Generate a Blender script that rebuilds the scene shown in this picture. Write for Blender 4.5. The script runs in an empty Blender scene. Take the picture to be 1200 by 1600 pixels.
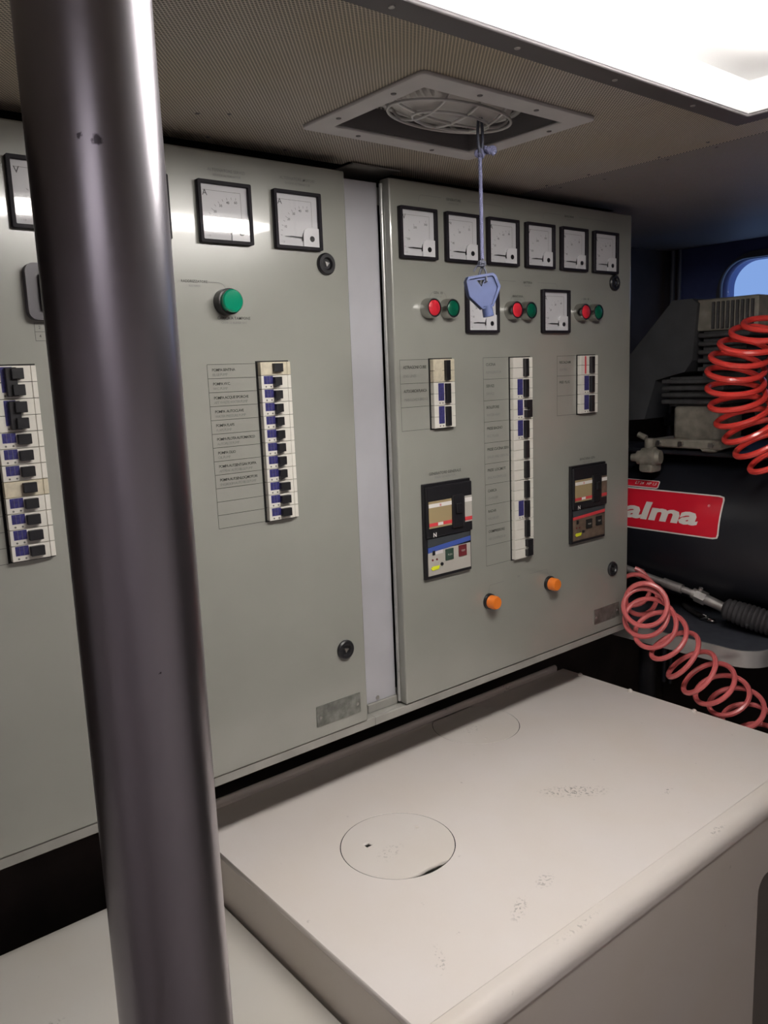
import bpy, bmesh, math, random
from mathutils import Vector, Matrix
random.seed(7)
S = bpy.context.scene
COL = S.collection
PI = math.pi

# ------------------------------------------------------------------ camera
cam_d = bpy.data.cameras.new('camera')
cam = bpy.data.objects.new('camera', cam_d); COL.objects.link(cam)
cam_d.sensor_fit = 'AUTO'; cam_d.sensor_width = 36.0
cam_d.lens = 1262.3 / 1600 * 36.0
cam_d.clip_start = 0.02
RX = Vector((0.7717794, -0.63474649, -0.03812418))
DN = Vector((-0.13710148, -0.10755665, -0.98470034))
FW = Vector((0.62093457, 0.76519831, -0.17003469))
m = Matrix.Identity(4)
for i in range(3):
    m[i][0] = RX[i]; m[i][1] = -DN[i]; m[i][2] = -FW[i]
m[0][3], m[1][3], m[2][3] = 0.0, -0.908, 1.5
cam.matrix_world = m
S.camera = cam

# ------------------------------------------------------------------ world, light, exposure
W = bpy.data.worlds.new('world'); S.world = W; W.use_nodes = True
W.node_tree.nodes['Background'].inputs[0].default_value = (0.30, 0.50, 1.0, 1)
W.node_tree.nodes['Background'].inputs[1].default_value = 0.9
LAMP_EMIT = 50.0       # tube light over the crates
S.view_settings.view_transform = 'Standard'
S.view_settings.look = 'None'
S.view_settings.gamma = 1.0
S.view_settings.use_curve_mapping = False
S.view_settings.exposure = -0.14

# ------------------------------------------------------------------ materials
def srgb(r, g, b):
    f = lambda c: (c / 255 / 12.92) if c / 255 <= 0.04045 else ((c / 255 + 0.055) / 1.055) ** 2.4
    return (f(r), f(g), f(b), 1)

def mat(name, col, rough=0.5, metal=0.0, var=0.0, vscale=20, bump=0.0, bscale=200, coat=0.0, emit=None, estr=0, aniso=0, spec=None):
    M = bpy.data.materials.new(name); M.use_nodes = True
    nt = M.node_tree; P = nt.nodes['Principled BSDF']
    P.inputs['Base Color'].default_value = col
    P.inputs['Roughness'].default_value = rough
    P.inputs['Metallic'].default_value = metal
    P.inputs['Coat Weight'].default_value = coat
    P.inputs['Anisotropic'].default_value = aniso
    if spec is not None: P.inputs['Specular IOR Level'].default_value = spec
    if emit: P.inputs['Emission Color'].default_value = emit; P.inputs['Emission Strength'].default_value = estr
    if var or bump:
        tc = nt.nodes.new('ShaderNodeTexCoord')
    if var:
        n = nt.nodes.new('ShaderNodeTexNoise'); n.inputs['Scale'].default_value = vscale; n.inputs['Detail'].default_value = 5
        nt.links.new(tc.outputs['Object'], n.inputs['Vector'])
        mr = nt.nodes.new('ShaderNodeMapRange'); mr.inputs[1].default_value = 0.3; mr.inputs[2].default_value = 0.7
        mr.inputs[3].default_value = 1 - var; mr.inputs[4].default_value = 1 + var
        nt.links.new(n.outputs['Fac'], mr.inputs[0])
        mx = nt.nodes.new('ShaderNodeVectorMath'); mx.operation = 'SCALE'
        mx.inputs[0].default_value = col[:3]
        nt.links.new(mr.outputs[0], mx.inputs['Scale']); nt.links.new(mx.outputs[0], P.inputs['Base Color'])
    if bump:
        n2 = nt.nodes.new('ShaderNodeTexNoise'); n2.inputs['Scale'].default_value = bscale; n2.inputs['Detail'].default_value = 3
        nt.links.new(tc.outputs['Object'], n2.inputs['Vector'])
        b = nt.nodes.new('ShaderNodeBump'); b.inputs['Strength'].default_value = bump; b.inputs['Distance'].default_value = 0.001
        nt.links.new(n2.outputs['Fac'], b.inputs['Height']); nt.links.new(b.outputs[0], P.inputs['Normal'])
    return M

M_door = mat('grey_door_paint', (0.275, 0.277, 0.248, 1), 0.25, var=0.03, vscale=9, coat=0.45, spec=0.9)
M_door.node_tree.nodes['Principled BSDF'].inputs['Coat Roughness'].default_value = 0.035
M_frame = mat('grey_frame_paint', (0.29, 0.285, 0.26, 1), 0.4, var=0.12, vscale=25)
M_strip = mat('bare_aluminium_strip', (0.46, 0.46, 0.49, 1), 0.45, 0.2, var=0.06, vscale=12)
M_black = mat('black_plastic', (0.012, 0.012, 0.014, 1), 0.35)
M_bezel = mat('bezel_black', (0.012, 0.010, 0.014, 1), 0.55, spec=0.2)
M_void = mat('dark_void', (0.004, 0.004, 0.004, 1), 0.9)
M_dial = mat('dial_white', (0.62, 0.62, 0.64, 1), 0.5)
M_dcover = mat('dial_cover_white', (0.72, 0.72, 0.74, 1), 0.35)
M_ink = mat('printed_ink', (0.05, 0.05, 0.045, 1), 0.6)
M_inkf = mat('printed_ink_faint', (0.15, 0.15, 0.14, 1), 0.6)
M_inkg = mat('dial_ink', (0.09, 0.09, 0.1, 1), 0.6)
M_white = mat('breaker_white', (0.66, 0.64, 0.58, 1), 0.4, var=0.05, vscale=60)
M_cream = mat('aged_cream', (0.55, 0.5, 0.38, 1), 0.5, var=0.15, vscale=120)
M_blue = mat('blue_sticker', (0.030, 0.028, 0.135, 1), 0.35, var=0.4, vscale=300)
M_red = mat('red_cap', (0.55, 0.02, 0.035, 1), 0.35)
M_green = mat('green_cap', (0.0, 0.085, 0.045, 1), 0.3)
M_greenl = mat('green_lens', (0.0, 0.22, 0.12, 1), 0.15, coat=0.6)
M_orange = mat('amber_lens', (0.78, 0.2, 0.025, 1), 0.25, coat=0.3)
M_chrome = mat('chrome_ring', (0.45, 0.45, 0.43, 1), 0.25, 1.0)
M_steel = mat('screw_steel', (0.45, 0.44, 0.42, 1), 0.35, 1.0)
M_plate = mat('engraved_plate', (0.22, 0.23, 0.21, 1), 0.4, 0.7, var=0.45, vscale=60)
M_beige = mat('beige_plate', (0.33, 0.26, 0.14, 1), 0.45)
M_silver = mat('silver_label', (0.42, 0.40, 0.36, 1), 0.4)
M_brownp = mat('brown_label', (0.13, 0.095, 0.07, 1), 0.4, var=0.3, vscale=60)
M_redp = mat('red_band', (0.6, 0.05, 0.06, 1), 0.4)
M_whitep = mat('white_band', (0.75, 0.73, 0.7, 1), 0.4)
M_bluep = mat('blue_band', (0.05, 0.09, 0.34, 1), 0.4)
M_smoke = mat('smoked_window', (0.05, 0.055, 0.06, 1), 0.2)
M_yellow = mat('yellow_sticker', (0.7, 0.75, 0.03, 1), 0.5)
M_dgreen = mat('dark_green_button', (0.03, 0.06, 0.045, 1), 0.4)
M_dred = mat('dark_red_button', (0.14, 0.02, 0.025, 1), 0.4)
M_rope = mat('blue_rope', (0.13, 0.135, 0.23, 1), 0.8)
M_ropeg = mat('grey_cord', (0.06, 0.065, 0.09, 1), 0.8)
M_key = mat('blue_key_plastic', (0.050, 0.068, 0.155, 1), 0.4, var=0.08, vscale=90)
M_vent = mat('vent_frame_grey', (0.62, 0.60, 0.60, 1), 0.45, 0.0, var=0.06)
M_ventd = mat('vent_inner_dark', (0.16, 0.15, 0.155, 1), 0.5)
M_guard = mat('wire_guard', (0.6, 0.59, 0.58, 1), 0.35, 0.5)
M_trough = mat('light_trough_white', (0.85, 0.85, 0.85, 1), 0.5)
M_lampf = mat('light_frame_grey', (0.13, 0.12, 0.125, 1), 0.5, 0.2)
M_diff = mat('light_diffuser', (0.8, 0.8, 0.8, 1), 0.4, emit=(1.0, 0.95, 0.9, 1), estr=LAMP_EMIT)
M_lens2 = mat('bulkhead_lens', (0.6, 0.58, 0.56, 1), 0.15)
M_wall = mat('dark_brown_wall', (0.06, 0.046, 0.04, 1), 0.7, var=0.3, vscale=8)
M_hull = mat('painted_hull', (0.10, 0.13, 0.34, 1), 0.5, var=0.1)
M_beam = mat('beam_paint', (0.10, 0.11, 0.14, 1), 0.45)
M_room = mat('room_paint', (0.78, 0.73, 0.76, 1), 0.6, var=0.1, vscale=4)
M_floor = mat('floor_plate', (0.40, 0.37, 0.34, 1), 0.6)
M_pipe = mat('dark_pipe', (0.02, 0.02, 0.024, 1), 0.5)
M_tank = mat('tank_black', (0.010, 0.011, 0.016, 1), 0.42)
M_sign = mat('sign_red', (0.62, 0.012, 0.03, 1), 0.35)
M_signw = mat('sign_white', (0.78, 0.75, 0.70, 1), 0.4)
M_cast = mat('cast_aluminium', (0.23, 0.215, 0.18, 1), 0.6, 0.2, var=0.3, vscale=40, bump=0.3, bscale=300)
M_castd = mat('cast_dark', (0.04, 0.04, 0.042, 1), 0.6, var=0.3, vscale=50)
M_guardp = mat('belt_guard_grey', (0.05, 0.052, 0.056, 1), 0.6, var=0.15)
M_red_h = mat('red_hose', (0.62, 0.045, 0.035, 1), 0.3, coat=0.2)
M_pink_h = mat('pink_hose', (0.60, 0.13, 0.13, 1), 0.35, coat=0.1, var=0.12, vscale=15)
M_shelf = mat('shelf_vinyl', (0.05, 0.055, 0.07, 1), 0.55, var=0.2, vscale=60)
M_shelfe = mat('shelf_edge_aluminium', (0.45, 0.45, 0.44, 1), 0.3, 0.6, var=0.1)
M_wand = mat('wand_steel', (0.42, 0.40, 0.39, 1), 0.5, 0.8, var=0.3, vscale=40)
M_rubber = mat('ribbed_rubber', (0.035, 0.033, 0.036, 1), 0.75)
M_grey = mat('grey_switch', (0.06, 0.055, 0.065, 1), 0.4)

def nodes_of(M): return M.node_tree.nodes, M.node_tree.links, M.node_tree.nodes['Principled BSDF']

def perforated(name, base, dark, pitch=0.0042, r=0.29, stain=True, rot=0.0):
    M = bpy.data.materials.new(name); M.use_nodes = True
    N, L, P = nodes_of(M)
    tc = N.new('ShaderNodeTexCoord'); mp = N.new('ShaderNodeMapping')
    mp.inputs['Scale'].default_value = (1 / pitch, 1 / (pitch * 1.15), 1 / pitch); mp.inputs['Rotation'].default_value = (0, 0, rot)
    mp.vector_type = 'POINT'
    L.new(tc.outputs['Object'], mp.inputs['Vector'])
    outs = []
    for off in (0.0, 0.5):
        a = N.new('ShaderNodeVectorMath'); a.operation = 'ADD'; a.inputs[1].default_value = (off, off, 0)
        L.new(mp.outputs[0], a.inputs[0])
        f = N.new('ShaderNodeVectorMath'); f.operation = 'FRACTION'; L.new(a.outputs[0], f.inputs[0])
        s = N.new('ShaderNodeVectorMath'); s.operation = 'SUBTRACT'; s.inputs[1].default_value = (0.5, 0.5, 0.5); L.new(f.outputs[0], s.inputs[0])
        q = N.new('ShaderNodeVectorMath'); q.operation = 'MULTIPLY'; q.inputs[1].default_value = (1, 1, 0); L.new(s.outputs[0], q.inputs[0])
        l = N.new('ShaderNodeVectorMath'); l.operation = 'LENGTH'; L.new(q.outputs[0], l.inputs[0])
        outs.append(l.outputs['Value'])
    mn = N.new('ShaderNodeMath'); mn.operation = 'MINIMUM'; L.new(outs[0], mn.inputs[0]); L.new(outs[1], mn.inputs[1])
    mr = N.new('ShaderNodeMapRange'); mr.interpolation_type = 'SMOOTHSTEP'
    mr.inputs[1].default_value = r - 0.09; mr.inputs[2].default_value = r + 0.05
    L.new(mn.outputs[0], mr.inputs[0])
    no = N.new('ShaderNodeTexNoise'); no.inputs['Scale'].default_value = 3.5; no.inputs['Detail'].default_value = 4
    L.new(tc.outputs['Object'], no.inputs['Vector'])
    cr = N.new('ShaderNodeMapRange'); cr.inputs[1].default_value = 0.4; cr.inputs[2].default_value = 0.65; L.new(no.outputs['Fac'], cr.inputs[0])
    cm = N.new('ShaderNodeMix'); cm.data_type = 'RGBA'
    cm.inputs['A'].default_value = base; cm.inputs['B'].default_value = (base[0] * 0.95, base[1] * 0.9, base[2] * 0.72, 1)
    L.new(cr.outputs[0], cm.inputs['Factor'])
    c2 = N.new('ShaderNodeMix'); c2.data_type = 'RGBA'; c2.inputs['A'].default_value = dark
    L.new(mr.outputs[0], c2.inputs['Factor']); L.new(cm.outputs['Result'], c2.inputs['B'])
    L.new(c2.outputs['Result'], P.inputs['Base Color'])
    b = N.new('ShaderNodeBump'); b.inputs['Distance'].default_value = 0.0012; b.inputs['Strength'].default_value = 0.8
    L.new(mr.outputs[0], b.inputs['Height']); L.new(b.outputs[0], P.inputs['Normal'])
    P.inputs['Roughness'].default_value = 0.55
    return M
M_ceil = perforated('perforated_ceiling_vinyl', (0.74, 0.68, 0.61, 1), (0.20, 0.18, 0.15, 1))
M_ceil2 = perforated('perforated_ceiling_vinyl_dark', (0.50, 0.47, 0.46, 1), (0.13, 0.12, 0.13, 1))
M_perf = perforated('perforated_inner_plate', (0.5, 0.48, 0.47, 1), (0.03, 0.03, 0.03, 1), pitch=0.006, r=0.30)

def painted_top(name, base, marks):
    """off-white paint with faint stains and a few scuffed patches (x, y, rx, ry, angle, strength) in object metres"""
    M = bpy.data.materials.new(name); M.use_nodes = True
    N, L, P = nodes_of(M)
    tc = N.new('ShaderNodeTexCoord')
    n1 = N.new('ShaderNodeTexNoise'); n1.inputs['Scale'].default_value = 6; n1.inputs['Detail'].default_value = 6
    L.new(tc.outputs['Object'], n1.inputs['Vector'])
    r1 = N.new('ShaderNodeMapRange'); r1.inputs[1].default_value = 0.35; r1.inputs[2].default_value = 0.7; r1.inputs[3].default_value = 0; r1.inputs[4].default_value = 0.35
    L.new(n1.outputs['Fac'], r1.inputs[0])
    m1 = N.new('ShaderNodeMix'); m1.data_type = 'RGBA'; m1.inputs['A'].default_value = base
    m1.inputs['B'].default_value = (base[0] * 0.93, base[1] * 0.88, base[2] * 0.78, 1)
    L.new(r1.outputs[0], m1.inputs['Factor'])
    n2 = N.new('ShaderNodeTexNoise'); n2.inputs['Scale'].default_value = 230; n2.inputs['Detail'].default_value = 6
    L.new(tc.outputs['Object'], n2.inputs['Vector'])
    last = None
    # sparse specks everywhere
    n3 = N.new('ShaderNodeTexVoronoi'); n3.inputs['Scale'].default_value = 22
    L.new(tc.outputs['Object'], n3.inputs['Vector'])
    sp = N.new('ShaderNodeMapRange'); sp.inputs[1].default_value = 0.075; sp.inputs[2].default_value = 0.03; sp.inputs[3].default_value = 0; sp.inputs[4].default_value = 0.28
    L.new(n3.outputs['Distance'], sp.inputs[0])
    sg = N.new('ShaderNodeMath'); sg.operation = 'MULTIPLY'; L.new(sp.outputs[0], sg.inputs[0]); 
    th0 = N.new('ShaderNodeMapRange'); th0.inputs[1].default_value = 0.5; th0.inputs[2].default_value = 0.62
    L.new(n2.outputs['Fac'], th0.inputs[0]); L.new(th0.outputs[0], sg.inputs[1])
    last = sg.outputs[0]
    th = N.new('ShaderNodeMapRange'); th.inputs[1].default_value = 0.54; th.inputs[2].default_value = 0.60
    L.new(n2.outputs['Fac'], th.inputs[0])
    for (x, y, rx, ry, ang, st) in marks:
        mp = N.new('ShaderNodeMapping'); mp.vector_type = 'TEXTURE'
        mp.inputs['Location'].default_value = (x, y, 0); mp.inputs['Rotation'].default_value = (0, 0, ang); mp.inputs['Scale'].default_value = (rx, ry, 1)
        L.new(tc.outputs['Object'], mp.inputs['Vector'])
        q = N.new('ShaderNodeVectorMath'); q.operation = 'MULTIPLY'; q.inputs[1].default_value = (1, 1, 0); L.new(mp.outputs[0], q.inputs[0])
        l = N.new('ShaderNodeVectorMath'); l.operation = 'LENGTH'; L.new(q.outputs[0], l.inputs[0])
        f = N.new('ShaderNodeMapRange'); f.inputs[1].default_value = 1.0; f.inputs[2].default_value = 0.3; f.inputs[3].default_value = 0; f.inputs[4].default_value = st
        L.new(l.outputs['Value'], f.inputs[0])
        g = N.new('ShaderNodeMath'); g.operation = 'MULTIPLY'; L.new(f.outputs[0], g.inputs[0]); L.new(th.outputs[0], g.inputs[1])
        a = N.new('ShaderNodeMath'); a.operation = 'MAXIMUM'; L.new(last, a.inputs[0]); L.new(g.outputs[0], a.inputs[1])
        last = a.outputs[0]
    m2 = N.new('ShaderNodeMix'); m2.data_type = 'RGBA'; m2.inputs['B'].default_value = (0.12, 0.11, 0.10, 1)
    L.new(m1.outputs['Result'], m2.inputs['A']); L.new(last, m2.inputs['Factor'])
    L.new(m2.outputs['Result'], P.inputs['Base Color'])
    P.inputs['Roughness'].default_value = 0.42
    return M

# brushed pole: long vertical grain and two dark smudges
M_pole = bpy.data.materials.new('brushed_pole_steel'); M_pole.use_nodes = True
N, L, P = nodes_of(M_pole)
P.inputs['Metallic'].default_value = 1.0; P.inputs['Roughness'].default_value = 0.30
tc = N.new('ShaderNodeTexCoord'); mp = N.new('ShaderNodeMapping'); mp.inputs['Scale'].default_value = (400, 400, 12)
L.new(tc.outputs['Object'], mp.inputs['Vector'])
no = N.new('ShaderNodeTexNoise'); no.inputs['Scale'].default_value = 1; no.inputs['Detail'].default_value = 3; L.new(mp.outputs[0], no.inputs['Vector'])
b = N.new('ShaderNodeBump'); b.inputs['Strength'].default_value = 0.05; b.inputs['Distance'].default_value = 0.0005
L.new(no.outputs['Fac'], b.inputs['Height']); L.new(b.outputs[0], P.inputs['Normal'])
POLE_MARKS = N, L, P, tc

M_glass = bpy.data.materials.new('clear_pane'); M_glass.use_nodes = True
N, L, P = nodes_of(M_glass); N.remove(P)
out = [n for n in N if n.type == 'OUTPUT_MATERIAL'][0]
tr = N.new('ShaderNodeBsdfTransparent'); gl = N.new('ShaderNodeBsdfGlossy'); gl.inputs['Roughness'].default_value = 0.03
lw = N.new('ShaderNodeLayerWeight'); pw = N.new('ShaderNodeMath'); pw.operation = 'POWER'; pw.inputs[1].default_value = 5.0; L.new(lw.outputs['Facing'], pw.inputs[0]); lw.inputs['Blend'].default_value = 0.5
fr = N.new('ShaderNodeMath'); fr.operation = 'MULTIPLY_ADD'; fr.inputs[1].default_value = 0.96; fr.inputs[2].default_value = 0.04; L.new(pw.outputs[0], fr.inputs[0])
mx = N.new('ShaderNodeMixShader'); L.new(fr.outputs[0], mx.inputs[0]); L.new(tr.outputs[0], mx.inputs[1]); L.new(gl.outputs[0], mx.inputs[2])
L.new(mx.outputs[0], out.inputs[0])

# ------------------------------------------------------------------ helpers
WORLD = {}
def tag(o, label=None, cat=None, group=None, kind=None):
    if label: o['label'] = label
    if cat: o['category'] = cat
    if group: o['group'] = group
    if kind: o['kind'] = kind
    return o

def empty(name, loc, label, cat, group=None):
    o = bpy.data.objects.new(name, None); COL.objects.link(o)
    o.empty_display_size = 0.05
    o.location = loc; WORLD[o.name] = Vector(loc)
    return tag(o, label, cat, group)

def add(name, bm, material, parent=None, smooth=False, label=None, kind=None):
    """bm holds world coordinates; origin goes to the middle of the mesh"""
    bmesh.ops.recalc_face_normals(bm, faces=bm.faces)
    lo = Vector((1e9,) * 3); hi = -lo
    for v in bm.verts:
        for i in range(3):
            lo[i] = min(lo[i], v.co[i]); hi[i] = max(hi[i], v.co[i])
    c = (lo + hi) / 2
    bmesh.ops.translate(bm, verts=bm.verts, vec=-c)
    me = bpy.data.meshes.new(name); bm.to_mesh(me); bm.free()
    if isinstance(material, (list, tuple)):
        for x in material: me.materials.append(x)
    else: me.materials.append(material)
    if smooth:
        me.polygons.foreach_set('use_smooth', [True] * len(me.polygons))
        try: me.set_sharp_from_angle(angle=math.radians(40))
        except Exception: pass
    o = bpy.data.objects.new(name, me); COL.objects.link(o)
    WORLD[o.name] = c.copy()
    if parent:
        o.parent = parent; o.location = c - WORLD[parent.name]
    else: o.location = c
    return tag(o, label, kind=kind)

def box(bm, x0, x1, y0, y1, z0, z1, bev=0.0, seg=1, mi=0):
    r = bmesh.ops.create_cube(bm, size=1.0)
    vs = r['verts']
    for v in vs:
        v.co = Vector((x0 + (v.co.x + 0.5) * (x1 - x0), y0 + (v.co.y + 0.5) * (y1 - y0), z0 + (v.co.z + 0.5) * (z1 - z0)))
    fs = set(f for v in vs for f in v.link_faces)
    for f in fs: f.material_index = mi
    if bev:
        es = list(set(e for v in vs for e in v.link_edges))
        bmesh.ops.bevel(bm, geom=es, offset=bev, segments=seg, affect='EDGES', profile=0.5)
    return bm

def B(*a, **k): return box(bmesh.new(), *a, **k)

def frame_axes(d):
    d = Vector(d).normalized()
    a = Vector((0, 0, 1)) if abs(d.z) < 0.9 else Vector((1, 0, 0))
    u = d.cross(a).normalized(); return d, u, d.cross(u).normalized()

def cyl(bm, p0, p1, r0, r1=None, seg=24, cap=True, mi=0):
    p0 = Vector(p0); p1 = Vector(p1); r1 = r0 if r1 is None else r1
    d, u, w = frame_axes(p1 - p0)
    A = [bm.verts.new(p0 + (u * math.cos(2 * PI * i / seg) + w * math.sin(2 * PI * i / seg)) * r0) for i in range(seg)]
    Bv = [bm.verts.new(p1 + (u * math.cos(2 * PI * i / seg) + w * math.sin(2 * PI * i / seg)) * r1) for i in range(seg)]
    for i in range(seg):
        f = bm.faces.new((A[i], A[(i + 1) % seg], Bv[(i + 1) % seg], Bv[i])); f.material_index = mi
    if cap:
        bm.faces.new(A).material_index = mi; bm.faces.new(Bv).material_index = mi
    return bm

def lathe(bm, origin, axis, prof, seg=28):
    """prof: (distance along axis, radius)"""
    o = Vector(origin); d, u, w = frame_axes(axis)
    rings = []
    for (t, r) in prof:
        if r < 1e-6: rings.append([bm.verts.new(o + d * t)])
        else: rings.append([bm.verts.new(o + d * t + (u * math.cos(2 * PI * i / seg) + w * math.sin(2 * PI * i / seg)) * r) for i in range(seg)])
    for a, b_ in zip(rings, rings[1:]):
        for i in range(seg):
            j = (i + 1) % seg
            if len(a) == 1 and len(b_) == 1: continue
            if len(a) == 1: bm.faces.new((a[0], b_[i], b_[j]))
            elif len(b_) == 1: bm.faces.new((a[i], a[j], b_[0]))
            else: bm.faces.new((a[i], a[j], b_[j], b_[i]))
    return bm

def tube(bm, pts, r, seg=8, closed=False, cap=True):
    pts = [Vector(p) for p in pts]; n = len(pts)
    t0 = (pts[1] - pts[0]).normalized(); _, u, w = frame_axes(t0)
    rings = []
    for i in range(n):
        if closed: t = (pts[(i + 1) % n] - pts[i - 1]).normalized()
        else: t = (pts[min(i + 1, n - 1)] - pts[max(i - 1, 0)]).normalized()
        u = (u - t * u.dot(t)).normalized(); w = t.cross(u)
        rr = r(i / (n - 1)) if callable(r) else r
        rings.append([bm.verts.new(pts[i] + (u * math.cos(2 * PI * k / seg) + w * math.sin(2 * PI * k / seg)) * rr) for k in range(seg)])
    for i in range(n if closed else n - 1):
        a, b_ = rings[i], rings[(i + 1) % n]
        for k in range(seg): bm.faces.new((a[k], a[(k + 1) % seg], b_[(k + 1) % seg], b_[k]))
    if cap and not closed: bm.faces.new(rings[0]); bm.faces.new(rings[-1])
    return bm

def prism(bm, pts2, f3, a0, a1, mi=0):
    """pts2 outline; f3(u, v, a) -> 3D; between a0 and a1"""
    A = [bm.verts.new(f3(u, v, a0)) for u, v in pts2]; C = [bm.verts.new(f3(u, v, a1)) for u, v in pts2]
    n = len(A)
    bm.faces.new(A).material_index = mi; bm.faces.new(C).material_index = mi
    for i in range(n): bm.faces.new((A[i], A[(i + 1) % n], C[(i + 1) % n], C[i])).material_index = mi
    return bm

def rrect(x0, x1, y0, y1, r, seg=5):
    out = []
    for cx, cy, a in ((x1 - r, y1 - r, 0), (x0 + r, y1 - r, 90), (x0 + r, y0 + r, 180), (x1 - r, y0 + r, 270)):
        for i in range(seg + 1):
            t = math.radians(a + 90 * i / seg); out.append((cx + r * math.cos(t), cy + r * math.sin(t)))
    return out

def circle(cx, cy, r, n=48): return [(cx + r * math.cos(2 * PI * i / n), cy + r * math.sin(2 * PI * i / n)) for i in range(n)]

def sheet(outer, holes, thick, f3):
    """flat plate with holes (2D curve fill), mapped by f3(u, v, w) with w in -thick/2..thick/2"""
    cu = bpy.data.curves.new('tmp', 'CURVE'); cu.dimensions = '2D'; cu.fill_mode = 'BOTH'; cu.extrude = thick / 2
    for loop in [outer] + list(holes):
        sp = cu.splines.new('POLY'); sp.points.add(len(loop) - 1)
        for p, (x, y) in zip(sp.points, loop): p.co = (x, y, 0, 1)
        sp.use_cyclic_u = True
    o = bpy.data.objects.new('tmp', cu); COL.objects.link(o)
    dg = bpy.context.evaluated_depsgraph_get(); dg.update()
    me = bpy.data.meshes.new_from_object(o.evaluated_get(dg))
    bm = bmesh.new(); bm.from_mesh(me)
    bmesh.ops.remove_doubles(bm, verts=bm.verts, dist=1e-6)
    for v in bm.verts: v.co = f3(*v.co)
    bpy.data.objects.remove(o); bpy.data.curves.remove(cu); bpy.data.meshes.remove(me)
    return bm

_tc = {}
def text_bm(items, f3=None, bm=None, bold=0.0, shear=0.0, space=1.0, thick=0.0, maxw=None):
    """items: (string, x, z, cap height, align); lies in the plane Y = y0 facing -Y by default"""
    bm = bm or bmesh.new()
    for (s, x, z, h, al) in items:
        cu = bpy.data.curves.new('tmp', 'FONT'); cu.body = s; cu.size = h / 0.70; cu.align_x = al
        cu.offset = bold * h; cu.shear = shear; cu.space_character = space; cu.resolution_u = 2; cu.extrude = thick
        o = bpy.data.objects.new('tmp', cu); COL.objects.link(o)
        dg = bpy.context.evaluated_depsgraph_get(); dg.update()
        me = bpy.data.meshes.new_from_object(o.evaluated_get(dg))
        b2 = bmesh.new(); b2.from_mesh(me)
        wx = (max(v.co.x for v in b2.verts) - min(v.co.x for v in b2.verts)) if b2.verts else 0
        kx = min(1.0, maxw / wx) if maxw and wx > 0 else 1.0
        for v in b2.verts: v.co = f3(v.co.x * kx + x, v.co.y + z, v.co.z)
        me2 = bpy.data.meshes.new('tmp'); b2.to_mesh(me2); b2.free()
        bm.from_mesh(me2)
        bpy.data.objects.remove(o); bpy.data.curves.remove(cu); bpy.data.meshes.remove(me); bpy.data.meshes.remove(me2)
    return bm

def face_y(y): return lambda u, v, w: Vector((u, y - w, v))

# the doors are in the plane y = 0; things standing proud of it are set by their foot
def K(v, y): return v * (0.908 + y) / 0.908
def KZ(z, y): return 1.5 + (z - 1.5) * (0.908 + y) / 0.908

# ================================================================== THE SETTING
tag(add('floor', B(-1.3, 2.3, -1.7, 0.5, -0.05, 0), M_floor), kind='structure')
ceil = tag(add('ceiling', B(-1.3, 2.3, -1.7, 0.5, 1.93, 1.98), M_wall), kind='structure')
tag(add('wall_left', B(-1.3, -1.2, -1.7, 0.5, 0, 1.93), M_room), kind='structure')
tag(add('wall_front', B(-1.2, 2.05, -1.7, -1.6, 0, 1.93), M_room), kind='structure')
tag(add('wall_back', B(-1.2, 2.05, 0.32, 0.42, 0, 1.93), M_wall), kind='structure')
# hull wall with the window opening (plane x = 2.05)
win = rrect(-0.27, 0.196, 1.575, 1.747, 0.065, 10)
bm = sheet([(-1.6, 0), (0.32, 0), (0.32, 1.93), (-1.6, 1.93)], [win], 0.06, lambda u, v, w: Vector((2.08 + w, u, v)))
hull = tag(add('wall_right', bm, M_hull), kind='structure')
# window
bm = sheet(rrect(-0.285, 0.205, 1.56, 1.762, 0.1, 10), [rrect(-0.27, 0.196, 1.575, 1.747, 0.065, 10)], 0.02, lambda u, v, w: Vector((2.045 + w, u, v)))
win_o = tag(add('window_1', bm, M_beam), kind='structure')
bm = prism(bmesh.new(), rrect(-0.2698, 0.1958, 1.5752, 1.7468, 0.0649, 10), lambda u, v, a: Vector((a, u, v)), 2.075, 2.08)
add('pane', bm, M_glass, win_o)
# beams and rails on the hull
tag(add('trim_1', B(1.99, 2.05, -1.598, 0.315, 1.792, 1.85, bev=0.006), M_beam), kind='structure')
bm = bmesh.new()
cyl(bm, (1.985, 0.300, 0.6), (1.985, 0.300, 1.784), 0.006, seg=10)
cyl(bm, (1.985, 0.280, 0.6), (1.985, 0.280, 1.784), 0.005, seg=10)
tag(add('trim_2', bm, M_beam, smooth=True), kind='structure')
for k, z in enumerate((1.505, 1.435, 1.36)):
    tag(add('trim_%d' % (3 + k), B(1.97, 2.05, -0.3, 0.31, z - 0.03, z, bev=0.004), M_beam), kind='structure')

tag(add('trim_6', B(2.012, 2.049, -1.598, 0.318, 0.0, 1.56), M_wall), kind='structure')

# perforated ceiling sheets
ZC = 1.785
def ceil_f(u, v, w): return Vector((u, v, ZC + 0.002 + w))
vent_hole = [(0.588, -0.272), (0.820, -0.272), (0.820, -0.106), (0.588, -0.106)]
lamp_hole = [(0.34, -0.612), (0.997, -0.612), (0.997, -0.393), (0.34, -0.393)]
lamp_hole2 = [(-0.73, -1.407), (-0.073, -1.407), (-0.073, -1.188), (-0.73, -1.188)]
outer = [(-1.2, -1.598), (1.0865, -1.598), (1.0865, 0.045), (0.800, 0.045), (0.800, 0.018), (0.713, 0.018), (0.713, 0.035), (-1.2, 0.035)]
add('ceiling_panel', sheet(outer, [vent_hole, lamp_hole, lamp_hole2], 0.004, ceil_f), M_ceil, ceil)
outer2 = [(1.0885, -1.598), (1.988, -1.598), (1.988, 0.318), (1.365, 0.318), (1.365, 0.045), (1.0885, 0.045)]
add('ceiling_panel', sheet(outer2, [], 0.004, ceil_f), M_ceil2, ceil)
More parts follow.
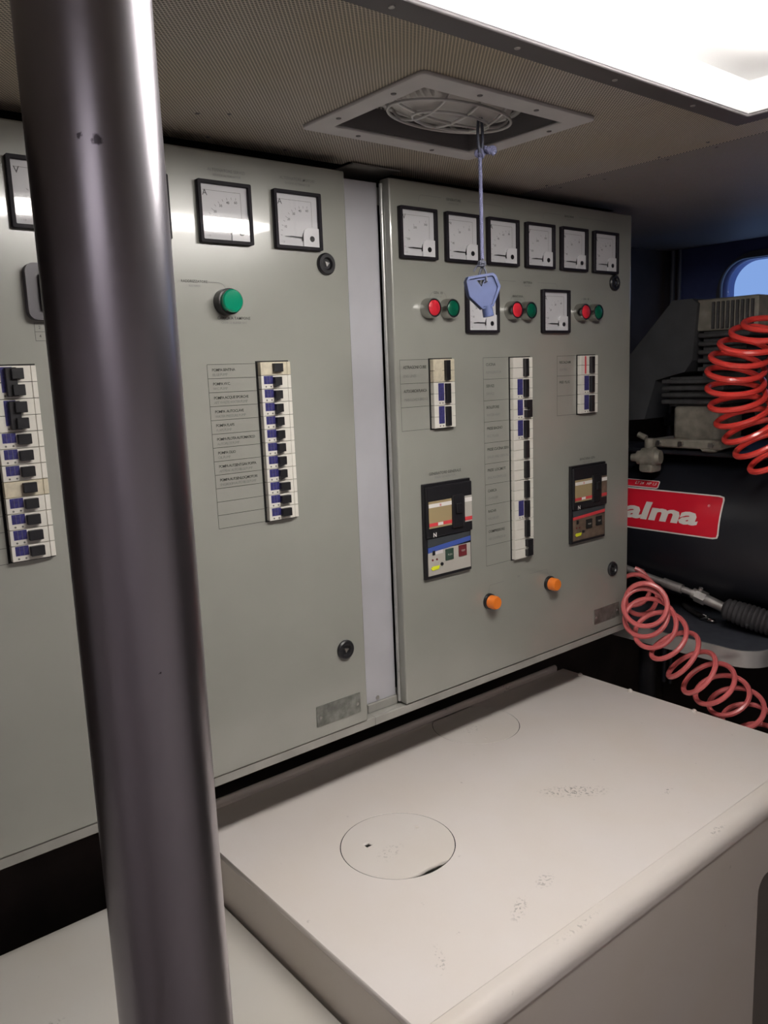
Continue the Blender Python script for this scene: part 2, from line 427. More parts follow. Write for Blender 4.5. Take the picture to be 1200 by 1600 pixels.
for (x, y) in ((0.448, -0.061), (0.478, -0.077), (0.498, 0.012), (0.607, 0.012), (1.066, -0.307), (1.089+0.012, -0.300), (1.078, -0.227), (1.101, -0.226),
               (1.075, -0.109), (1.123, -0.103), (1.076, -0.027), (1.108, -0.029)):
    bm = lathe(bmesh.new(), (x, y, ZC + 0.001), (0, 0, -1), [(0, 0.0028), (0.0012, 0.0026), (0.002, 0.0014), (0.002, 0)], 12)
    add('screw', bm, M_ventd, ceil, smooth=True)

# ================================================================== CEILING LIGHT
def ceiling_light(x0, x1, dx0, dx1, label, dm, y0=-0.605):
    y1 = y0 + 0.205; yd = y0 + 0.093
    lt = empty('ceiling_light', ((x0 + x1) / 2, y0 + 0.103, ZC), label, 'ceiling light')
    bm = sheet([(x0 - 0.022, y0 - 0.021), (x1 + 0.023, y0 - 0.021), (x1 + 0.023, y1 + 0.026), (x0 - 0.022, y1 + 0.026)], [[(x0, y0), (x1, y0), (x1, y1), (x0, y1)]], 0.004,
               lambda u, v, w: Vector((u, v, ZC - 0.0022 + w)))
    add('frame', bm, M_lampf, lt)
    bm = bmesh.new()
    box(bm, x0 - 0.004, x0, y0 - 0.004, y1 + 0.004, ZC + 0.0001, ZC + 0.040); box(bm, x1, x1 + 0.004, y0 - 0.004, y1 + 0.004, ZC + 0.0001, ZC + 0.040)
    box(bm, x0, x1, y0 - 0.004, y0, ZC + 0.0001, ZC + 0.040); box(bm, x0, x1, y1, y1 + 0.004, ZC + 0.0001, ZC + 0.040)
    box(bm, x0, x1, y0, y1, ZC + 0.036, ZC + 0.040)
    add('trough', bm, M_trough, lt)
    bm = bmesh.new(); box(bm, dx0, dx1, y0 + 0.002, yd, ZC + 0.0035, ZC + 0.0120)
    n = int((dx1 - dx0) / 0.010)
    for i in range(n):                                   # prismatic ribs under the diffuser
        x = dx0 + (dx1 - dx0) * i / n
        vs = [bm.verts.new(p) for p in ((x, y0 + 0.003, ZC + 0.0035), (x + 0.009, y0 + 0.003, ZC + 0.0035), (x + 0.0045, y0 + 0.003, ZC + 0.005),
                                        (x, yd - 0.001, ZC + 0.0035), (x + 0.009, yd - 0.001, ZC + 0.0035), (x + 0.0045, yd - 0.001, ZC + 0.001))]
        bm.faces.new((vs[0], vs[2], vs[5], vs[3])); bm.faces.new((vs[2], vs[1], vs[4], vs[5])); bm.faces.new((vs[0], vs[1], vs[2])); bm.faces.new((vs[3], vs[5], vs[4]))
    add('diffuser', bm, dm, lt)
    add('added_light_block', B(dx0 + 0.01, dx1 - 0.01, y0 + 0.023, y0 + 0.071, ZC + 0.0120, ZC + 0.0358), M_trough, lt)  # opaque cap added over the diffuser to hold back its upward light
    for i in range(4):
        add('screw', lathe(bmesh.new(), (x0 + 0.10 + (x1 - x0 - 0.2) * i / 3, y1 + 0.013, ZC - 0.004), (0, 0, -1), [(0, 0.003), (0.001, 0.0026), (0.0018, 0)], 12), M_steel, lt, smooth=True)
ceiling_light(0.35, 0.99, 0.36, 0.90, 'recessed fluorescent ceiling light, glowing white, at the top right', M_diff)
M_diff2 = mat('light_diffuser_cool', (0.8, 0.8, 0.8, 1), 0.4, emit=(1.0, 0.92, 0.97, 1), estr=LAMP_EMIT * 0.16)
ceiling_light(-0.72, -0.08, -0.71, -0.17, 'second recessed ceiling light, behind the viewpoint, outside the picture', M_diff2, y0=-1.40)

# ================================================================== CEILING VENT / BULKHEAD LAMP
vt = empty('bulkhead_lamp', (0.704, -0.189, ZC), 'unlit caged lamp in a square grey frame recessed in the perforated ceiling', 'lamp')
bm = sheet(rrect(0.567, 0.840, -0.294, -0.085, 0.006, 3), [[(0.594, -0.266), (0.814, -0.266), (0.814, -0.112), (0.594, -0.112)]], 0.004, lambda u, v, w: Vector((u, v, ZC - 0.0022 + w)))
add('frame', bm, M_vent, vt)
bm = bmesh.new()
box(bm, 0.591, 0.594, -0.269, -0.109, ZC - 0.0001, ZC + 0.026); box(bm, 0.814, 0.817, -0.269, -0.109, ZC - 0.0001, ZC + 0.026)
box(bm, 0.594, 0.814, -0.269, -0.266, ZC - 0.0001, ZC + 0.026); box(bm, 0.594, 0.814, -0.112, -0.109, ZC - 0.0001, ZC + 0.026)
add('recess_wall', bm, M_ventd, vt)
add('perforated_plate', B(0.594, 0.814, -0.266, -0.112, ZC + 0.033, ZC + 0.026), M_perf, vt)
for (x, y) in ((0.58, -0.14), (0.58, -0.235), (0.64, -0.098), (0.76, -0.098), (0.827, -0.14), (0.827, -0.235), (0.66, -0.28), (0.75, -0.28)):
    add('screw', lathe(bmesh.new(), (x, y, ZC - 0.004), (0, 0, -1), [(0, 0.0032), (0.001, 0.0028), (0.0016, 0)], 12), M_ventd, vt, smooth=True)
# oval ribbed lens
cx, cy, zt = 0.706, -0.190, ZC + 0.0232
bm = bmesh.new(); NL, NM = 96, 8; rings = []
for j in range(NM + 1):
    a = (PI / 2) * j / NM
    ring = []
    for i in range(NL):
        t = 2 * PI * i / NL; rib = 1 + (0.06 if i % 2 else -0.0) * math.cos(a)
        ring.append(bm.verts.new((cx + 0.086 * math.cos(t) * math.cos(a) ** 0.6 * rib if j < NM else cx + 0.02 * math.cos(t),
                                  cy + 0.050 * math.sin(t) * math.cos(a) ** 0.6 * rib if j < NM else cy + 0.01 * math.sin(t),
                                  zt - 0.021 * math.sin(a))))
    rings.append(ring)
for a, b_ in zip(rings, rings[1:]):
    for i in range(NL): bm.faces.new((a[i], a[(i + 1) % NL], b_[(i + 1) % NL], b_[i]))
bm.faces.new(rings[-1])
add('ribbed_lens', bm, M_lens2, vt, smooth=True)
bm = bmesh.new()                                     # oval base rim of the lamp
tube(bm, [(cx + 0.098 * math.cos(t), cy + 0.060 * math.sin(t), zt - 0.003) for t in [2 * PI * i / 48 for i in range(48)]], 0.004, 8, closed=True)
add('base_ring', bm, M_guard, vt, smooth=True)
def oval(a, b_, z, n=40): return [(cx + a * math.cos(2 * PI * i / n), cy + b_ * math.sin(2 * PI * i / n), z) for i in range(n)]
add('guard_wire', tube(bmesh.new(), oval(0.088, 0.048, zt - 0.019), 0.0017, 8, closed=True), M_guard, vt, smooth=True)
add('guard_wire', tube(bmesh.new(), oval(0.056, 0.026, zt - 0.024), 0.0017, 8, closed=True), M_guard, vt, smooth=True)
for dx in (-0.045, 0.0, 0.045):
    b1 = 0.06 * math.sqrt(max(0.05, 1 - (dx / 0.088) ** 2))
    pts = [(cx + dx, cy + b1 * math.cos(PI * i / 16), zt - 0.026 * math.sin(PI * i / 16)) for i in range(17)]
    add('guard_wire', tube(bmesh.new(), pts, 0.0017, 8), M_guard, vt, smooth=True)
pts = [(cx + 0.098 * math.cos(PI * i / 20), cy, zt - 0.026 * math.sin(PI * i / 20) ** 0.7) for i in range(21)]
add('guard_wire', tube(bmesh.new(), pts, 0.0017, 8), M_guard, vt, smooth=True)

# ================================================================== ROPE AND KEY
rx, ry = 0.738, -0.205
rope = empty('rope', (rx, ry, 1.78), 'thin twisted blue rope hanging from the caged ceiling lamp', 'rope')
bm = bmesh.new()
for ph in (0, 2 * PI / 3, 4 * PI / 3):
    pts = [(rx + 0.0012 * math.cos(ph + i * 0.55) - 0.0008 * (1 - i / 220), ry + 0.0012 * math.sin(ph + i * 0.55), 1.752 - 0.122 * i / 220) for i in range(221)]
    tube(bm, pts, 0.00115, 5)
add('cord', bm, M_rope, rope, smooth=True)
def loopy(bm, c, rad, n, r, seedv):
    rnd = random.Random(seedv)
    for k in range(n):
        ax = Vector((rnd.uniform(-1, 1), rnd.uniform(-1, 1), rnd.uniform(-1, 1))).normalized(); d, u, w = frame_axes(ax)
        cc = Vector(c) + Vector((rnd.uniform(-1, 1), rnd.uniform(-1, 1), rnd.uniform(-1, 1))) * rad * 0.35
        tube(bm, [cc + u * math.cos(2 * PI * i / 14) * rad + w * math.sin(2 * PI * i / 14) * rad * 0.7 for i in range(14)], r, 6, closed=True)
bm = bmesh.new(); loopy(bm, (rx, ry, 1.750), 0.0052, 6, 0.0016, 3)
tube(bm, [(rx, ry, 1.752), (rx + 0.004, ry - 0.003, 1.757), (rx + 0.009, ry - 0.006, 1.755), (rx + 0.013, ry - 0.010, 1.748)], 0.0022, 6)
loopy(bm, (rx + 0.006, ry - 0.005, 1.753), 0.0042, 5, 0.0014, 8)
loopy(bm, (rx + 0.011, ry - 0.008, 1.754), 0.0045, 5, 0.0014, 5)
add('top_knot', bm, M_rope, rope, smooth=True)
bm = bmesh.new()                                     # loop over the guard wire
for s in (-0.003, 0.003):
    pts = [(rx + s + 0.004 * math.cos(t), ry + s, 1.771 + 0.021 * math.sin(t)) for t in [2 * PI * i / 20 for i in range(20)]]
    tube(bm, pts, 0.0017, 6, closed=True)
add('hanging_loop', bm, M_ropeg, rope, smooth=True)
bm = bmesh.new(); loopy(bm, (rx - 0.001, ry, 1.6245), 0.0040, 6, 0.0013, 11)
tube(bm, [(rx, ry, 1.624), (rx + 0.002, ry - 0.004, 1.615), (rx + 0.001, ry - 0.006, 1.604), (rx - 0.001, ry + 0.001, 1.600), (rx - 0.002, ry + 0.006, 1.608), (rx, ry, 1.622)], 0.0014, 6)
tube(bm, [(rx, ry, 1.625), (rx - 0.006, ry + 0.003, 1.622), (rx - 0.009, ry + 0.006, 1.616)], 0.0013, 6)
add('bottom_knot', bm, M_ropeg, rope, smooth=True)

kang = math.radians(16)
er = Vector((0.7723, -0.6352, 0)); nn = Vector((-0.6352, -0.7723, 0))
kr = er * math.cos(kang) + nn * -math.sin(kang); kn = nn * math.cos(kang) + er * math.sin(kang)
def kf(u, v, a):
    s = 1 / 1340.0
    return Vector((rx, ry, 1.622)) + kr * ((u - 751.5) * s / math.cos(kang) ) + Vector((0, 0, -(v - 415.5) * s)) + kn * a
key = empty('cabinet_key', (rx, ry, 1.585), 'blue plastic cabinet key hanging at the end of the rope', 'key')
out_k = [(722.3, 440), (726, 432.5), (766.5, 426.5), (771.8, 430), (779.3, 448), (777, 455), (767, 479.5), (749, 484), (727, 463.5)]
hole_k = [(740, 438.5), (753, 437), (748, 448)]
bm = sheet([(u, -v) for u, v in out_k], [[(u, -v) for u, v in hole_k]], 0.006, lambda u, v, w: kf(u, -v, w))
add('grip', bm, M_key, key)
ins = [(725.5, 441.5), (728.5, 436.5), (765, 431), (768, 433), (774.5, 448.5), (773, 454), (764, 477), (750, 481), (730, 461)]
bm = sheet([(u, -v) for u, v in out_k], [[(u, -v) for u, v in ins]], 0.010, lambda u, v, w: kf(u, -v, w))
add('rim', bm, M_key, key)
bm = lathe(bmesh.new(), kf(758, 478, 0), kf(760.5, 494, 0) - kf(758, 478, 0), [(0, 0.0065), (0.013, 0.0068), (0.0135, 0.0045), (0.004, 0.004), (0.004, 0)], 20)
add('socket', bm, M_key, key, smooth=True)

# ================================================================== POLE
px_, py_ = 0.1496, -0.5265
bm = cyl(bmesh.new(), (px_, py_, 0.012), (px_, py_, ZC), 0.0298, seg=96)
pole = add('steel_pole', bm, M_pole, smooth=True)
tag(pole, 'thick brushed steel pole standing in the foreground at the left', 'pole')
N, L, P, tc = POLE_MARKS
colr = (0.38, 0.365, 0.40, 1); last = None
for (mx_, my_, mz_, r_) in ((px_ - 0.0102, py_ - 0.0280, 1.6011, 0.0027), (px_ - 0.0162, py_ - 0.0250, 1.6025, 0.0015), (px_ - 0.0043, py_ - 0.0295, 1.3637, 0.0008)):
    q = N.new('ShaderNodeVectorMath'); q.operation = 'DISTANCE'; q.inputs[1].default_value = (mx_ - px_, my_ - py_, mz_ - WORLD['steel_pole'].z)
    nz = N.new('ShaderNodeTexNoise'); nz.inputs['Scale'].default_value = 500; L.new(tc.outputs['Object'], nz.inputs['Vector'])
    sc = N.new('ShaderNodeVectorMath'); sc.operation = 'SCALE'; sc.inputs['Scale'].default_value = 0.0035; L.new(nz.outputs['Color'], sc.inputs[0])
    ad = N.new('ShaderNodeVectorMath'); ad.operation = 'ADD'; L.new(tc.outputs['Object'], ad.inputs[0]); L.new(sc.outputs[0], ad.inputs[1])
    su = N.new('ShaderNodeVectorMath'); su.operation = 'SUBTRACT'; su.inputs[1].default_value = (0.00175,) * 3; L.new(ad.outputs[0], su.inputs[0])
    L.new(su.outputs[0], q.inputs[0])
    mr = N.new('ShaderNodeMapRange'); mr.inputs[1].default_value = r_; mr.inputs[2].default_value = r_ * 0.5; mr.inputs[3].default_value = 0; mr.inputs[4].default_value = 0.85
    L.new(q.outputs['Value'], mr.inputs[0])
    if last:
        a = N.new('ShaderNodeMath'); a.operation = 'MAXIMUM'; L.new(last, a.inputs[0]); L.new(mr.outputs[0], a.inputs[1]); last = a.outputs[0]
    else: last = mr.outputs[0]
mixn = N.new('ShaderNodeMix'); mixn.data_type = 'RGBA'; mixn.inputs['A'].default_value = colr; mixn.inputs['B'].default_value = (0.03, 0.025, 0.03, 1)
L.new(last, mixn.inputs['Factor']); L.new(mixn.outputs['Result'], P.inputs['Base Color'])
tag(add('base_flange', lathe(bmesh.new(), (px_, py_, 0.0), (0, 0, 1), [(0, 0.06), (0.010, 0.06), (0.012, 0.034), (0.012, 0.0)], 48), M_pole, pole, smooth=True))

# ================================================================== ELECTRICAL CABINETS
def door_part(root, x0, x1, z0, z1):
    """folded sheet door, 21 mm deep, with rounded vertical edges"""
    bm = B(x0, x1, 0.0, 0.021, z0, z1, bev=0.0025, seg=2)
    return add('door', bm, M_door, root)

def text_part(root, items, material=None, bold=0.012, y=-0.0004, name='printed_label', **k):
    for it in items: add(name, text_bm([it], face_y(y), bold=bold, **k), material or M_ink, root)

def line_strip(bm, p0, p1, w=0.0005, y=-0.0003):
    """thin printed line from p0 to p1 (x, z)"""
    a = Vector((p0[0], p0[1])); b_ = Vector((p1[0], p1[1])); d = (b_ - a)
    if d.length < 1e-6: return
    d.normalize(); n = Vector((-d.y, d.x)) * w / 2
    q = [a - n, b_ - n, b_ + n, a + n]
    bm.faces.new([bm.verts.new((p.x, y, p.y)) for p in q])

def grid(root, x0, x1, zs, w=0.0006):
    bm = bmesh.new()
    for z in zs: line_strip(bm, (x0, z), (x1, z), w)
    line_strip(bm, (x0, zs[0]), (x0, zs[-1]), w); line_strip(bm, (x1, zs[0]), (x1, zs[-1]), w * 0.7)
    add('label_grid', bm, M_ink, root)

def meter(root, x0, z1, unit, ticks, s=0.0718, ang=0.0):
    """square panel meter; x0, z1 = top left corner as seen in the door plane"""
    yf = -0.0075
    x0 = K(x0, yf); z1 = KZ(z1, yf); s *= (0.908 + yf) / 0.908
    e = s / 0.0718
    bw = 0.0038 * e
    bez = add('panel_meter', sheet(rrect(x0, x0 + s, z1 - s, z1, 0.0015, 3), [rrect(x0 + bw, x0 + s - bw, z1 - s + bw, z1 - bw, 0.001, 2)], 0.0078, lambda u, v, w: Vector((u, -0.0037 - w, v))), M_bezel, root)
    add('dial', B(x0 + bw - 0.0003, x0 + s - bw + 0.0003, -0.0022, 0.002, z1 - s + bw - 0.0003, z1 - bw + 0.0003), M_dial, bez)
    # white corner cover with the black zero screw
    cxr, czb = x0 + s - bw, z1 - s + bw
    pts = [(cxr, czb), (cxr, czb + 0.024 * e), (cxr - 0.018 * e, czb + 0.024 * e), (cxr - 0.0225 * e, czb + 0.021 * e), (cxr - 0.0245 * e, czb + 0.015 * e), (cxr - 0.0245 * e, czb)]
    add('corner_cover', prism(bmesh.new(), pts, lambda u, v, a: Vector((u, a, v)), -0.0022, -0.0045), M_dcover, bez)
    add('zero_screw', lathe(bmesh.new(), (cxr - 0.0112 * e, -0.0045, czb + 0.0105 * e), (0, -1, 0), [(0, 0.0037), (0.0008, 0.0035), (0.001, 0.001), (0.0006, 0)], 20), M_black, bez, smooth=True)
    # needle
    nx, nz = cxr - 0.0245 * e, czb + 0.0115 * e
    bm = bmesh.new()
    prism(bm, [(nx, nz - 0.0006), (nx, nz + 0.0006), (nx - 0.018 * e, nz + 0.0010), (nx - 0.028 * e, nz + 0.0002), (nx - 0.028 * e, nz - 0.0002), (nx - 0.018 * e, nz - 0.0004)], lambda u, v, a: Vector((u, a, v)), -0.0036, -0.0040)
    prism(bm, [(nx, nz - 0.004), (nx, nz + 0.006), (nx - 0.0016, nz + 0.001), (nx - 0.0018, nz - 0.004)], lambda u, v, a: Vector((u, a, v)), -0.0036, -0.0044)
    add('needle', bm, M_black, bez)
    # print on the dial
    items = [(unit, x0 + 0.0075 * e, z1 - 0.0170 * e, 0.0068 if len(unit) == 1 else 0.0042, 'LEFT')]
    bm = text_bm(items, face_y(-0.0024), bold=0.01)
    R = 0.040 * e; ox, oz = nx + 0.006, nz
    n = len(ticks)
    for i, tk in enumerate(ticks):
        a = math.radians(178 - 92 * i / (n - 1))
        c_, s_ = math.cos(a), math.sin(a)
        if tk: text_bm([(tk, ox + c_ * (R - 0.006), oz + s_ * (R - 0.006) - 0.001, 0.0030, 'CENTER')], face_y(-0.0024), bm=bm, bold=0.015)
        a2 = Vector((ox + c_ * R, oz + s_ * R)); b2 = Vector((ox + c_ * (R - 0.0028), oz + s_ * (R - 0.0028)))
        line_strip(bm, a2, b2, 0.0004, -0.0024)
    text_bm([('~ 1,5', x0 + 0.010 * e, czb + 0.004, 0.0018, 'LEFT')], face_y(-0.0024), bm=bm)
    add('dial_print', bm, M_inkg, bez)
    bm = bmesh.new()                                  # fine printed border of the scale plate
    xr, zt_ = x0 + s - bw - 0.009 * e, z1 - bw - 0.007 * e
    line_strip(bm, (x0 + bw + 0.004, zt_), (xr, zt_), 0.0004, -0.0024); line_strip(bm, (xr, zt_), (xr, czb + 0.026 * e), 0.0004, -0.0024)
    add('scale_border', bm, M_inkf, bez)
    bm = bmesh.new(); bm.faces.new([bm.verts.new(p) for p in ((x0 + bw, -0.0060, z1 - s + bw), (x0 + s - bw, -0.0060, z1 - s + bw), (x0 + s - bw, -0.0060, z1 - bw), (x0 + bw, -0.0060, z1 - bw))])
    add('glass', bm, M_glass, bez)
    return bez

def lock(root, x, z):
    l = add('door_lock', lathe(bmesh.new(), (x, 0.0, z), (0, -1, 0), [(0, 0.0142), (0.003, 0.0142), (0.0048, 0.0125), (0.0048, 0.0085), (0.0028, 0.0070), (0.0015, 0.0068), (0.0015, 0)], 36), M_black, root, smooth=True)
    bm = prism(bmesh.new(), [(x + 0.0042 * math.cos(a), z + 0.0042 * math.sin(a)) for a in (0.3, 0.3 + 2 * PI / 3, 0.3 + 4 * PI / 3)], lambda u, v, a: Vector((u, a, v)), -0.0016, -0.0042)
    add('triangle_insert', bm, M_steel, l)

def push_button(root, x, z, capm, label, h=0.016):
    c = add('push_button', lathe(bmesh.new(), (x, 0.0, z), (0, -1, 0), [(0, 0.0148), (0.003, 0.0150), (h - 0.003, 0.0142), (h, 0.0134), (h, 0.0118), (h - 0.002, 0.0116), (h - 0.002, 0)], 36), M_chrome, root, smooth=True, label=label)
    add('cap', lathe(bmesh.new(), (x, -h + 0.002, z), (0, -1, 0), [(-0.004, 0.0110), (0.0015, 0.0110), (0.0022, 0.0100), (0.0022, 0)], 32), capm, c, smooth=True)

def pilot(root, x, z, capm, ring, label, r=0.0125, h=0.02):
    c = add('indicator_lamp', lathe(bmesh.new(), (x, 0.0, z), (0, -1, 0), [(0, r + 0.0008), (h * ring, r + 0.0006), (h * ring + 0.0008, r - 0.001), (h * ring + 0.0008, 0)], 36), M_black, root, smooth=True, label=label)
    add('lens', lathe(bmesh.new(), (x, -h * ring, z), (0, -1, 0), [(-0.002, r - 0.0012), (h * (1 - ring) * 0.8, r - 0.0012), (h * (1 - ring), r - 0.0028), (h * (1 - ring) + 0.0006, 0)], 36), capm, c, smooth=True)

def nameplate(root, x0, x1, z0, z1, txt):
    p = add('nameplate', B(x0, x1, -0.0012, 0.0002, z0, z1), M_plate, root)
    for x, z in ((x0 + 0.006, (z0 + z1) / 2 - 0.002), (x1 - 0.006, (z0 + z1) / 2 - 0.001)):
        add('screw', lathe(bmesh.new(), (x, -0.0012, z), (0, -1, 0), [(0, 0.0028), (0.001, 0.0024), (0.0016, 0)], 14), M_steel, p, smooth=True)
    add('engraving', text_bm([(txt, (x0 + x1) / 2, (z0 + z1) / 2 + 0.003, 0.0055, 'CENTER')], face_y(-0.0013), bold=0.01), M_ventd, p)

def breakers(root, x, w, ztop, pitch, units):
    yf = -0.008; k = (0.908 + yf) / 0.908
    x = K(x, yf); w *= k; z = KZ(ztop, yf); pitch *= k
    tot = sum(u[0] for u in units) * pitch
    add('breaker_cutout', B(x - 0.0028, x + w + 0.0012, -0.0006, 0.0, z - tot - 0.0018, z + 0.0014), M_void, root)
    for (n, lab, st) in units:
        h = n * pitch
        zb = z - h
        bm = bmesh.new()
        for q in range(n):                                            # moulded pole housings with a joint between them
            zz1 = z - q * pitch - 0.0003; zz0 = z - (q + 1) * pitch + 0.0003
            box(bm, x, x + w * 0.865, yf, -0.0002, zz0, zz1, bev=0.0003)
            box(bm, x + w * 0.885, x + w, yf + 0.0008, -0.0002, zz0, zz1, bev=0.0003)
            box(bm, x + w * 0.865, x + w * 0.885, yf + 0.002, -0.0002, zz0, zz1)
        br = add('circuit_breaker', bm, M_cream if lab == 'aged' else M_white, root, label='aged cream circuit breaker with a stained face' if lab == 'aged' else None)
        if n == 1: tx0, tx1 = (0.42, 0.66) if st == 'on' else ((0.42, 0.74) if st == 'off' else (0.42, 0.72))
        else: tx0, tx1 = (0.56, 0.76) if st == 'on' else (0.60, 0.92)
        if st == 'big': tx0, tx1 = 0.30, 0.68
        tz0, tz1 = zb + h * 0.17, z - h * 0.13
        if n == 2: tz0, tz1 = zb + h * 0.08, z - h * 0.06
        bm = bmesh.new()
        if n == 1:
            ta, tb = x + w * tx0, x + w * tx1
            box(bm, ta, tb, yf - 0.0055, yf + 0.0005, tz0 + h * 0.08, tz1, bev=0.0004)
            if st == 'on':
                prism(bm, [(ta, tz0 - h * 0.06), (ta + (tb - ta) * 0.75, tz0 + h * 0.1), (ta, tz0 + h * 0.1)], lambda u, v, a: Vector((u, a, v)), yf + 0.0005, yf - 0.006)
        else:
            ta, tb = x + w * tx0, x + w * tx1
            if st == 'on': box(bm, ta, tb, yf - 0.0055, yf + 0.0005, tz0, tz1, bev=0.0006)
            elif st == 'big':
                box(bm, ta, tb - (tb - ta) * 0.35, yf - 0.0055, yf + 0.0005, tz0, tz1, bev=0.0005)
                zm = (tz0 + tz1) / 2
                box(bm, ta + (tb - ta) * 0.3, tb, yf - 0.009, yf + 0.0005, zm + h * 0.08, tz1 - h * 0.02, bev=0.0005); box(bm, ta + (tb - ta) * 0.3, tb, yf - 0.009, yf + 0.0005, tz0 + h * 0.02, zm - h * 0.08, bev=0.0005)
            else:
                zm = (tz0 + tz1) / 2
                box(bm, tb - (tb - ta) * 0.45, tb, yf - 0.0055, yf + 0.0005, tz0, tz1, bev=0.0005)
                box(bm, ta, tb - (tb - ta) * 0.4, yf - 0.0065, yf + 0.0005, zm + h * 0.07, tz1, bev=0.0004); box(bm, ta, tb - (tb - ta) * 0.4, yf - 0.0065, yf + 0.0005, tz0, zm - h * 0.07, bev=0.0004)
        for v in bm.verts: v.co.x -= 0.0032 * x / 0.908
        add('lever', bm, M_black, br)
        if lab in ('blue', 'aged', 'red'):
            la, lb = ((0.08, 0.38) if n == 1 else (0.20, 0.46))
            z0l = zb + h * (0.36 if n == 1 else 0.2)
            if lab == 'blue':
                add('rating_label', B(x + w * la, x + w * lb, yf - 0.0003, yf, z0l, z - h * 0.04), M_blue, br)
                bm = bmesh.new()
                for f in (0.3, 0.62): bm.faces.new([bm.verts.new((xx, yf - 0.0005, zz)) for xx, zz in ((x + w * (la + (lb - la) * f), z0l + h * 0.03), (x + w * (la + (lb - la) * f) + 0.0004, z0l + h * 0.03), (x + w * (la + (lb - la) * f) + 0.0004, z - h * 0.08), (x + w * (la + (lb - la) * f), z - h * 0.08))])
                add('label_print', bm, M_inkf if n == 1 else M_rope, br)
                bm = bmesh.new()
                for f in (0.2, 0.75): cyl(bm, (x + w * (la + (lb - la) * f), yf, zb + h * (0.17 if n == 1 else 0.1)), (x + w * (la + (lb - la) * f), yf - 0.0005, zb + h * (0.17 if n == 1 else 0.1)), 0.0011, seg=8)
                add('terminal_mark', bm, M_inkf, br)
            elif lab == 'red':
                add('rating_label', B(x + w * 0.22, x + w * 0.30, yf - 0.0003, yf, zb + h * 0.06, z - h * 0.04), M_redp, br)
            else:
                add('rating_label', B(x + w * 0.05, x + w * 0.40, yf - 0.0003, yf, zb + h * 0.08, z - h * 0.06), M_cream, br)
        z = zb

